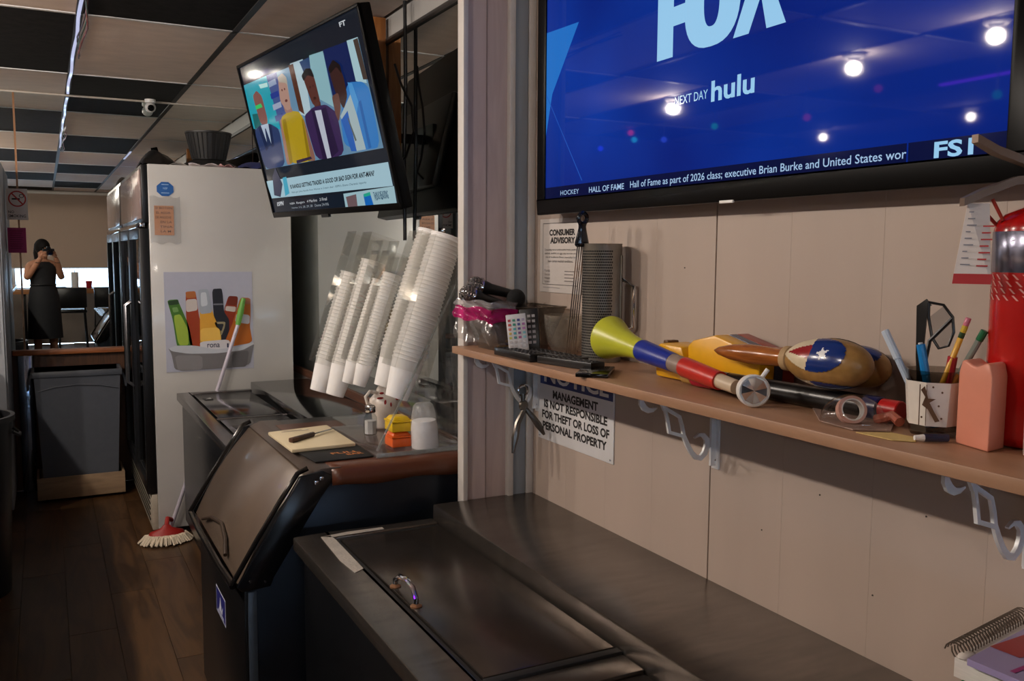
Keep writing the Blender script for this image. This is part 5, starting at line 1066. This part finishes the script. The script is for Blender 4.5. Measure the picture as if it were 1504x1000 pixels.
# slim grey bin in a wooden tray
gbn = thing('slim_trash_bin', 'slim grey plastic trash bin below the mirror', 'bin', (.18,6.26,.03))
GRB_ = mat('bin_grey', (72,76,84), rough=.5, var=.06)
bb, tt = (-.050,.365,6.150,6.375), (-.085,.398,6.130,6.405)
def frus(b, t, z0, z1):
    m = MB(); m.add([(b[0],b[2],z0),(b[1],b[2],z0),(b[1],b[3],z0),(b[0],b[3],z0),(t[0],t[2],z1),(t[1],t[2],z1),(t[1],t[3],z1),(t[0],t[3],z1)], [(0,3,2,1),(0,1,5,4),(1,2,6,5),(2,3,7,6),(3,0,4,7)]); return m
o = frus(bb, tt, .035, .78).build('bin_body', GRB_, gbn, smooth=0); md = o.modifiers.new('thick','SOLIDIFY'); md.thickness = .006; md.offset = -1
rr_ = MB(); x0, x1, ya, yb = -.097, .410, 6.118, 6.417
rr_.box(x0,x1,ya,ya+.016,.775,.812); rr_.box(x0,x1,yb-.016,yb,.775,.812); rr_.box(x0,x0+.016,ya+.016,yb-.016,.775,.812); rr_.box(x1-.016,x1,ya+.016,yb-.016,.775,.812)
rr_.build('bin_rim', GRB_, gbn, bev=.005)
for s, x in ((-1,-.097),(1,.410)): MB().prism([(x,6.20,.80),(x+s*.030,6.20,.745),(x+s*.030,6.20,.69),(x+s*.018,6.20,.69),(x+s*.012,6.20,.74),(x,6.20,.775)], (0,.12,0)).build('bin_handle', GRB_, gbn)
MB().tube([(-.07,6.131,.69),(.03,6.128,.715),(.155,6.126,.725),(.28,6.128,.715),(.385,6.131,.69)], .004, 6).build('moulded_arc', GRB_, gbn)
wt = thing('wooden_tray', 'low wooden box on the floor holding the slim grey bin', 'tray', (.16,6.27,0))
TRW = wood('tray_wood', (132,108,84), (150,124,96), rough=.7, axis='x', scale=5)
MB().box(-.092,.405,6.112,6.127,.02,.155).build('tray_side', TRW, wt, bev=.002); MB().box(-.092,.405,6.405,6.42,.02,.155).build('tray_side', TRW, wt, bev=.002)
MB().box(-.092,-.077,6.127,6.405,.02,.155).build('tray_side', TRW, wt, bev=.002); MB().box(.390,.405,6.127,6.405,.02,.155).build('tray_side', TRW, wt, bev=.002)
MB().box(-.077,.39,6.127,6.405,.02,.032).build('tray_floor', TRW, wt)
for x in (-.06,.375):
    for y in (6.15,6.385): MB().ball((x,y,.011), .011, n=10, k=6).build('caster', BLACK, wt)
# round black bin at the left
rb_ = thing('round_trash_bin', 'round black trash bin at the left edge beside the aisle', 'bin', (-.362,4.6,0))
MB().lathe([(.165,0),(.172,.004),(.205,.79),(.218,.792),(.218,.815),(.200,.815),(.198,.79),(.168,.012),(1e-5,.012)], 36, Matrix.Translation((-.362,4.6,0))).build('bin_body', mat('bin_black', (30,30,33), rough=.4, var=.1), rb_, smooth=40)
for a in (0, math.pi): MB().tube([(-.362+.207*math.cos(a)+.0, 4.6-.05,.74),(-.362+.232*math.cos(a),4.6-.03,.72),(-.362+.232*math.cos(a),4.6+.03,.72),(-.362+.207*math.cos(a),4.6+.05,.74)], .008, 6).build('bin_handle', MATS['bin_black'], rb_)
# pale tall cabinet at the far left
tc_ = thing('tall_cabinet', 'tall pale grey cabinet at the left end beside the mirror', 'cabinet', (-.47,6.1,0))
PGR = mat('pale_grey_metal', (158,162,168), rough=.4, var=.04)
MB().box(-.75,-.205,5.72,6.44,.08,2.07).build('cabinet_body', PGR, tc_, bev=.005)
MB().box(-.73,-.22,5.74,6.42,0,.08).build('cabinet_plinth', BLACK, tc_)
MB().box(-.74,-.215,5.705,5.72,.10,2.05).build('cabinet_door', PGR, tc_, bev=.003)
MB().tube([(-.26,5.705,1.0),(-.26,5.68,1.02),(-.26,5.68,1.2),(-.26,5.705,1.22)], .007, 8).build('cabinet_handle', CHROME, tc_)
# on top of the fridge
bk_ = thing('black_basket', 'round black ribbed basket standing on the white upright cooler', 'basket', (.86,5.42,fh))
BB = Matrix.Translation((.86,5.42,fh))
MB().lathe([(.085,.06),(.090,.062),(.122,.205),(.128,.207),(.128,.216),(.118,.216),(.116,.205),(.084,.068),(1e-5,.068)], 32, BB).build('basket_body', mat('basket_black', (22,21,21), rough=.5), bk_)
MB().lathe([(.15,.0),(.17,.004),(.175,.02),(.10,.055),(.08,.06)], 28, BB).build('basket_base', MATS['basket_black'], bk_)
for k in range(28):
    a = 2*math.pi*k/28; MB().tube([(.86+.091*math.cos(a),5.42+.091*math.sin(a),fh+.066),(.86+.122*math.cos(a),5.42+.122*math.sin(a),fh+.204)], .004, 5).build('rib', MATS['basket_black'], bk_)
pls = [((.68,5.25),.18,.12,.3,(190,184,178),'crumpled white paper sheet lying on the cooler top, left of the basket'),((.80,5.20),.16,.10,-.2,(200,190,190),'white paper sheet lying before the black basket'),((.90,5.19),.10,.08,.5,(196,150,150),'pinkish paper scrap at the front of the cooler top')]
for k, ((x, y), a, b, r_, c, lb_) in enumerate(pls):
    m = MB(); sheet(m, lambda u, v: (x+(u-.5)*a*math.cos(r_)-(v-.5)*b*math.sin(r_), y+(u-.5)*a*math.sin(r_)+(v-.5)*b*math.cos(r_), fh+.003+.018*abs(math.sin(5*u+k))*abs(math.cos(4*v))), 8, 6)
    oo = solo(m, 'loose_paper', ink('loose%d' % k, c), lb_, 'paper', (x,y,fh), group='papers on the cooler top', smooth=60); md = oo.modifiers.new('thick','SOLIDIFY'); md.thickness = .001
m = MB(); sheet(m, lambda u, v: (.99+.24*u, 5.15+.30*v, fh+.006+.045*math.sin(math.pi*u)**.5*abs(math.sin(math.pi*v))**.5+.006*math.sin(17*u+9*v)), 14, 12)
solo(m, 'blue_cloth', mat('cloth_navy', (26,34,84), rough=.9, bump=.4, bs=80), 'crumpled navy blue cloth on the cooler top behind the screen', 'cloth', (1.1,5.3,fh), smooth=60)
m = MB(); sheet(m, lambda u, v: (.485+.18*u, 5.22+.5*v, fh+.006+.095*math.sin(math.pi*min(1,u*.98+.01))**.6*math.sin(math.pi*v)**.5+.008*math.sin(13*u+7*v)), 12, 14)
solo(m, 'black_bag', mat('bag_black', (12,12,13), rough=.35), 'crumpled black plastic bag on the cooler edge above the doors', 'bag', (.57,5.45,fh), smooth=60)
# security camera at the mirror top
dc = thing('security_camera', 'small white dome security camera under the ceiling at the mirror top', 'camera', (.655,6.40,CZ))
DM = Matrix.Translation((.655,6.40,CZ-.004)) @ Matrix.Rotation(math.pi,4,'X')
MB().lathe([(.034,0),(.034,.018),(.030,.022),(.001,.022)], 24, DM).build('mount', WHITEP, dc)
MB().ball((.655,6.395,CZ-.055), .034, n=24, k=14).build('dome', mat('cam_white', (196,194,192), rough=.3), dc)
MB().lathe([(.020,0),(.021,.006),(.014,.012),(.001,.013)], 20, axisM((.655,6.363,CZ-.062),(.655,6.2,CZ-.12))).build('lens', mat('lens_black', (6,6,8), rough=.1), dc)
# LED strip and loose wires along the ceiling joint
LEDW = glow('led_white', (214,218,255), .45)
led = thing('led_strip', 'white LED light strip stuck along the ceiling joint, hanging loose at the near end', 'light strip', (.171,5.0,CZ))
pth = [(.171+.003*math.sin(k*.9), 3.55+k*.13, CZ-.010-(.035*max(0,1-k/4)**2)-.003*math.sin(k*1.7)) for k in range(23)]
MB().ribbon(pth, .014, (0,0,.002)).build('strip', LEDW, led)
for nm, c, dx, ph_ in (('wire',(120,30,26),.018,0),('wire',(40,70,56),.010,1.2),('wire',(60,56,66),.002,2.1)):
    MB().tube([(.180+dx+.010*math.sin(k*1.1+ph_), 3.3+k*.16, CZ-.020-.018*math.sin(k*.8+ph_)**2-(.02 if k < 4 else 0)) for k in range(12)], .0032, 6).build(nm, mat('wire_%d' % c[0], c, rough=.4), led)
le2 = solo(MB().ribbon([(.806,2.35,CZ-.008),(.806,2.9,CZ-.010),(.806,3.2,CZ-.008)], .020, (0,0,.002)), 'led_strip', LEDW, 'short white LED strip on the other ceiling joint seen in the mirror', 'light strip', (.806,2.8,CZ))
pl = solo(MB().ribbon([(-1.99,3.40,2.482),(-1.99,2.98,2.482)], .03, (0,0,.01)), 'purple_tube_light', glow('purple', (120,10,255), 14.0), 'purple neon tube light under the ceiling, reflected in the big television', 'light', (-1.99,3.2,2.482))
for k, (x, y, z, c) in enumerate(((-1.7,5.94,2.50,(220,40,60)),(-1.7,5.89,2.44,(40,190,230)),(-1.7,5.51,2.40,(60,90,255)),(-1.7,6.37,2.42,(40,50,255)),(-1.7,4.94,2.43,(20,170,130)),(-1.7,4.09,2.38,(170,30,70)),(-1.7,3.57,2.47,(150,30,80)),(-1.7,2.86,2.33,(20,150,110)))):
    lb_ = thing('party_bulb', '%s party bulb under the ceiling, %s' % (('red','cyan','light blue','deep blue','green','crimson','dim red','teal')[k], ('upper of the pair near the end wall','lower of the pair near the end wall','next after the pair','closest to the end wall','in the middle of the row','after the green one','above the bar','nearest the camera')[k]), 'bulb', (x,y,z), group='coloured party bulbs')
    MB().ball((x,y,z), .022, n=14, k=10).build('bulb', glow('bulb%d' % k, c, 9.0), lb_)
    MB().tube([(x,y,z+.02),(x,y,CZ)], .003, 6).build('cord', BLACK, lb_)
# ceiling lamp fixtures
for k, (lx, ly) in enumerate(LAMPS):
    fx = thing('ceiling_lamp', 'round white ceiling lamp, number %s in its row from the end wall' % ('x',)[0] if False else ('round ceiling lamp over the %s' % ('near part of the bar','bar, reflected at the right of the television','bar, reflected in the middle of the television','bar end, reflected at the left of the television','dining side near the end wall','dining side before the end wall','dining side in the middle','bar behind the photographer','dining side behind the photographer')[k]), 'lamp', (lx,ly,CZ))
    FM = Matrix.Translation((lx,ly,CZ-.004)) @ Matrix.Rotation(math.pi,4,'X')
    MB().lathe([(.055,0),(.058,.006),(.050,.016),(.040,.020),(.040,.014),(.001,.014)], 28, FM).build('trim_ring', PWH, fx)
    MB().lathe([(.036,.0145),(.030,.022),(.001,.024)], 24, FM).build('diffuser', glow('lamp', (255,236,206), 6.0 if LAMP_W[k] else 0.0), fx)
# ============================================================ THE BAR AND ROOM BEHIND THE CAMERA
bar = thing('bar_counter', 'pale topped wooden bar counter along the left of the aisle', 'counter', (-.8,2.0,0))
DKW = wood('bar_dark', (58,34,20), (78,48,28), rough=.35, axis='y')
MB().box(-1.12,-.35,-1.6,5.4,1.03,1.07).build('bar_top', wood('bar_pale_bounce', (176,146,112), (192,162,128), rough=.3, axis='y'), bar, bev=.006)  # top made pale to bounce lamp light up to the ceiling
MB().box(-1.0,-.62,-1.55,5.35,0,1.03).build('bar_front', mat('bar_front', (34,26,22), rough=.6), bar, bev=.004)
bt = thing('back_table', 'brown wooden counter by the window behind the photographer', 'counter', (-.2,-2.9,0))
BRW_ = wood('table_brown', (150,96,50), (172,116,66), axis='x')
MB().box(-1.6,1.05,-3.05,-2.7,.88,.955).build('table_top', BRW_, bt, bev=.004)
for x in (-1.5,-.3,.95): MB().box(x-.03,x+.03,-2.95,-2.85,0,.88).build('leg', BLACK, bt)
for k, (x, y, lb_) in enumerate(((-.75,-2.2,'black bar chair left of the photographer by the back counter'),(.35,-2.15,'black bar chair behind the photographer by the back counter'),(.85,-2.2,'black bar chair at the right end of the back counter'))):
    ch = thing('bar_chair', lb_, 'chair', (x,y,0), group='bar chairs at the back counter')
    MB().box(x-.2,x+.2,y-.2,y+.2,.62,.67).build('seat', BLACK, ch, bev=.02)
    MB().box(x-.2,x+.2,y+.17,y+.21,.70,1.0).build('backrest', BLACK, ch, bev=.015)
    for sx in (-.17,.17):
        for sy in (-.17,.17): MB().tube([(x+sx,y+sy,.62),(x+sx*1.15,y+sy*1.15,0)], .014, 8).build('leg', BLACKM, ch)
        MB().tube([(x+sx,y+.19,.64),(x+sx,y+.19,.75)], .012, 8).build('back_post', BLACKM, ch)
pt_ = thing('paper_towel_roll', 'white paper towel roll standing on the back counter', 'paper towel', (.42,-2.85,.955))
MB().lathe([(.055,0),(.055,.26),(.02,.26),(.02,.255)], 24, Matrix.Translation((.42,-2.85,.955))).build('roll', WHITEP, pt_)
MB().tube([(.42,-2.85,.955),(.42,-2.85,1.25)], .008, 8).build('spindle', CHROME, pt_)
rc_ = solo(MB().lathe([(.03,0),(.04,.003),(.05,.12),(.048,.12),(.028,.006),(1e-5,.006)], 20, Matrix.Translation((.62,-2.86,.955))), 'red_cup', mat('cup_red', (170,24,34), rough=.3), 'red cup on the back counter beside the paper towel', 'cup', (.62,-2.86,.955))
tr_ = solo(MB().box(-.1,.3,-2.95,-2.75,.9555,.985), 'serving_tray', BLACK, 'black tray on the back counter behind the photographer', 'tray', (.1,-2.85,.9555), bev=.008)
# ============================================================ THE PHOTOGRAPHER (seen in the mirror)
SKIN = mat('skin', (176,124,96), rough=.5, var=.05); HAIR = mat('hair_dark', (18,13,12), rough=.75, spec=.2, var=.3, vs=60, stretch=(1,1,.2)); DRS = mat('dress_black', (16,17,22), rough=.75, var=.2)
PM = Matrix.Translation((-.02,-.34,0)) @ Matrix.Rotation(math.radians(-18),4,'Z')
pn = thing('person', 'person in a sleeveless dark dress raising a camera to the face, seen in the mirror', 'person', M=PM)
def skin_obj(name, joints, edges_, m, parent, root=0, sub=2):
    me = bpy.data.meshes.new(name); me.from_pydata([j[:3] for j in joints], edges_, []); me.materials.append(m)
    o = bpy.data.objects.new(name, me); COL.objects.link(o); o.parent = parent
    o.modifiers.new('skin','SKIN'); sv = me.skin_vertices if me.skin_vertices else None
    if not me.skin_vertices:
        bm2 = bmesh.new(); bm2.from_mesh(me); bm2.verts.layers.skin.verify(); bm2.to_mesh(me); bm2.free()
    lay = me.skin_vertices[0].data
    for k, j in enumerate(joints):
        r = j[3] if isinstance(j[3],(tuple,list)) else (j[3],j[3]); lay[k].radius = r; lay[k].use_root = (k == root)
    s = o.modifiers.new('sub','SUBSURF'); s.levels = sub; s.render_levels = sub
    return o
J = [(0,0,.98,(.15,.11)),(0,-.01,1.12,(.125,.10)),(0,-.01,1.27,(.145,.105)),(0,-.005,1.37,(.12,.09)),(0,.005,1.435,(.052,.052)),(0,.03,1.50,(.062,.070)),(0,.035,1.575,(.076,.092)),(0,.03,1.635,(.060,.070)),
     (.165,0,1.365,.052),(.215,.06,1.18,.043),(.12,.19,1.40,.034),(.085,.225,1.47,.028),
     (-.165,0,1.365,.052),(-.22,.06,1.18,.043),(-.12,.19,1.40,.034),(-.085,.225,1.47,.028),
     (.09,0,.88,.10),(.095,.01,.50,.062),(.10,-.01,.10,.040),(.105,.09,.035,.032),(-.09,0,.88,.10),(-.095,.01,.50,.062),(-.10,-.01,.10,.040),(-.105,.09,.035,.032)]
E_ = [(0,1),(1,2),(2,3),(3,4),(4,5),(5,6),(6,7),(3,8),(8,9),(9,10),(10,11),(3,12),(12,13),(13,14),(14,15),(0,16),(16,17),(17,18),(18,19),(0,20),(20,21),(21,22),(22,23)]
skin_obj('body', J, E_, SKIN, pn)
for s in (1,-1):
    hx, hy, hz = s*.085,.232,1.48
    hj = [(hx,hy-.01,hz-.01,.020),(hx,hy+.015,hz+.035,.022)]; he = [(0,1)]
    for k in range(4):
        b0 = (hx-s*.010+s*.0, hy+.020+.004*k, hz+.050-.017*k); i0 = len(hj)
        hj += [(b0[0],b0[1],b0[2],.0085),(b0[0]-s*.018,b0[1]+.022,b0[2]+.004,.008),(b0[0]-s*.042,b0[1]+.022,b0[2]+.003,.007)]; he += [(1,i0),(i0,i0+1),(i0+1,i0+2)]
    i0 = len(hj); hj += [(hx-s*.012,hy-.008,hz+.0,.009),(hx-s*.030,hy-.010,hz+.012,.008)]; he += [(0,i0),(i0,i0+1)]
    skin_obj('hand', hj, he, SKIN, pn)
dm = MB()
prof_d = [(.34,1.00,.27,.21),(.30,.0,0,0)]
rings = [(.40,.215,.165,0),(.60,.205,.158,0),(.85,.195,.150,0),(.98,.180,.138,0),(1.10,.150,.122,-.01),(1.20,.158,.125,-.01),(1.30,.168,.125,-.005),(1.37,.145,.105,0),(1.405,.095,.085,0)]
n = 28; vv = []
for z, a, b, yo in rings:
    for j in range(n): q_ = 2*math.pi*j/n; vv.append((a*math.cos(q_), b*math.sin(q_)+yo, z))
dm.add(vv, [(i*n+j, i*n+(j+1) % n, (i+1)*n+(j+1) % n, (i+1)*n+j) for i in range(len(rings)-1) for j in range(n)])
dm.build('dress', DRS, pn, smooth=60, local=True)
MB().tube([(.153*math.cos(a*.2244), .124*math.sin(a*.2244)-.01, 1.10) for a in range(29)], .012, 6, cap=False).build('belt', BLACK, pn, local=True)
hm = MB(); hm.ball((0,.012,1.60), .092, .108, .105, n=22, k=14); hm.build('hair', HAIR, pn, local=True)
hm = MB(); hm.tube([(0,-.06,1.63),(0,-.095,1.52),(.02,-.10,1.38),(.03,-.105,1.24),(.03,-.10,1.14)], [.07,.075,.075,.06,.02], 14); hm.build('hair_length', HAIR, pn, local=True)
for s in (1,-1): MB().ball((s*.030,.118,1.585), .010, .006, .006, n=10, k=6).build('eye', mat('eye_dark', (30,20,16), rough=.2), pn, local=True)
MB().tube([(0,.108,1.59),(0,.128,1.555),(0,.118,1.545)], [.008,.011,.008], 8).build('nose', SKIN, pn, local=True)
MB().ball((0,.108,1.520), .022, .008, .007, n=12, k=6).build('mouth', mat('lips', (130,64,58), rough=.4), pn, local=True)
for s in (1,-1): MB().tube([(s*.12+.03*math.cos(a*.785)*1.0,.19+.03*math.sin(a*.785),1.395) for a in range(9)], .006, 6, cap=False).build('bracelet', CHROME, pn, local=True)
cm = thing('photo_camera', 'black single lens camera held at the face of the person in the mirror', 'camera', M=PM)
MB().box(-.068,.068,.215,.262,1.490,1.575).build('camera_body', BLACK, cm, bev=.008, local=True)
MB().prism([(-.028,.215,1.575),(.028,.215,1.575),(.018,.215,1.603),(-.018,.215,1.603)], (0,.045,0)).build('prism_hump', BLACK, cm, bev=.004, local=True)
MB().lathe([(.036,.255),(.038,.262),(.036,.30),(.034,.305),(.001,.300)], 28, Matrix.Translation((0,0,1.528)) @ Matrix.Rotation(-math.pi/2,4,'X')).build('lens', mat('lens_black', (6,6,8)), cm, local=True)
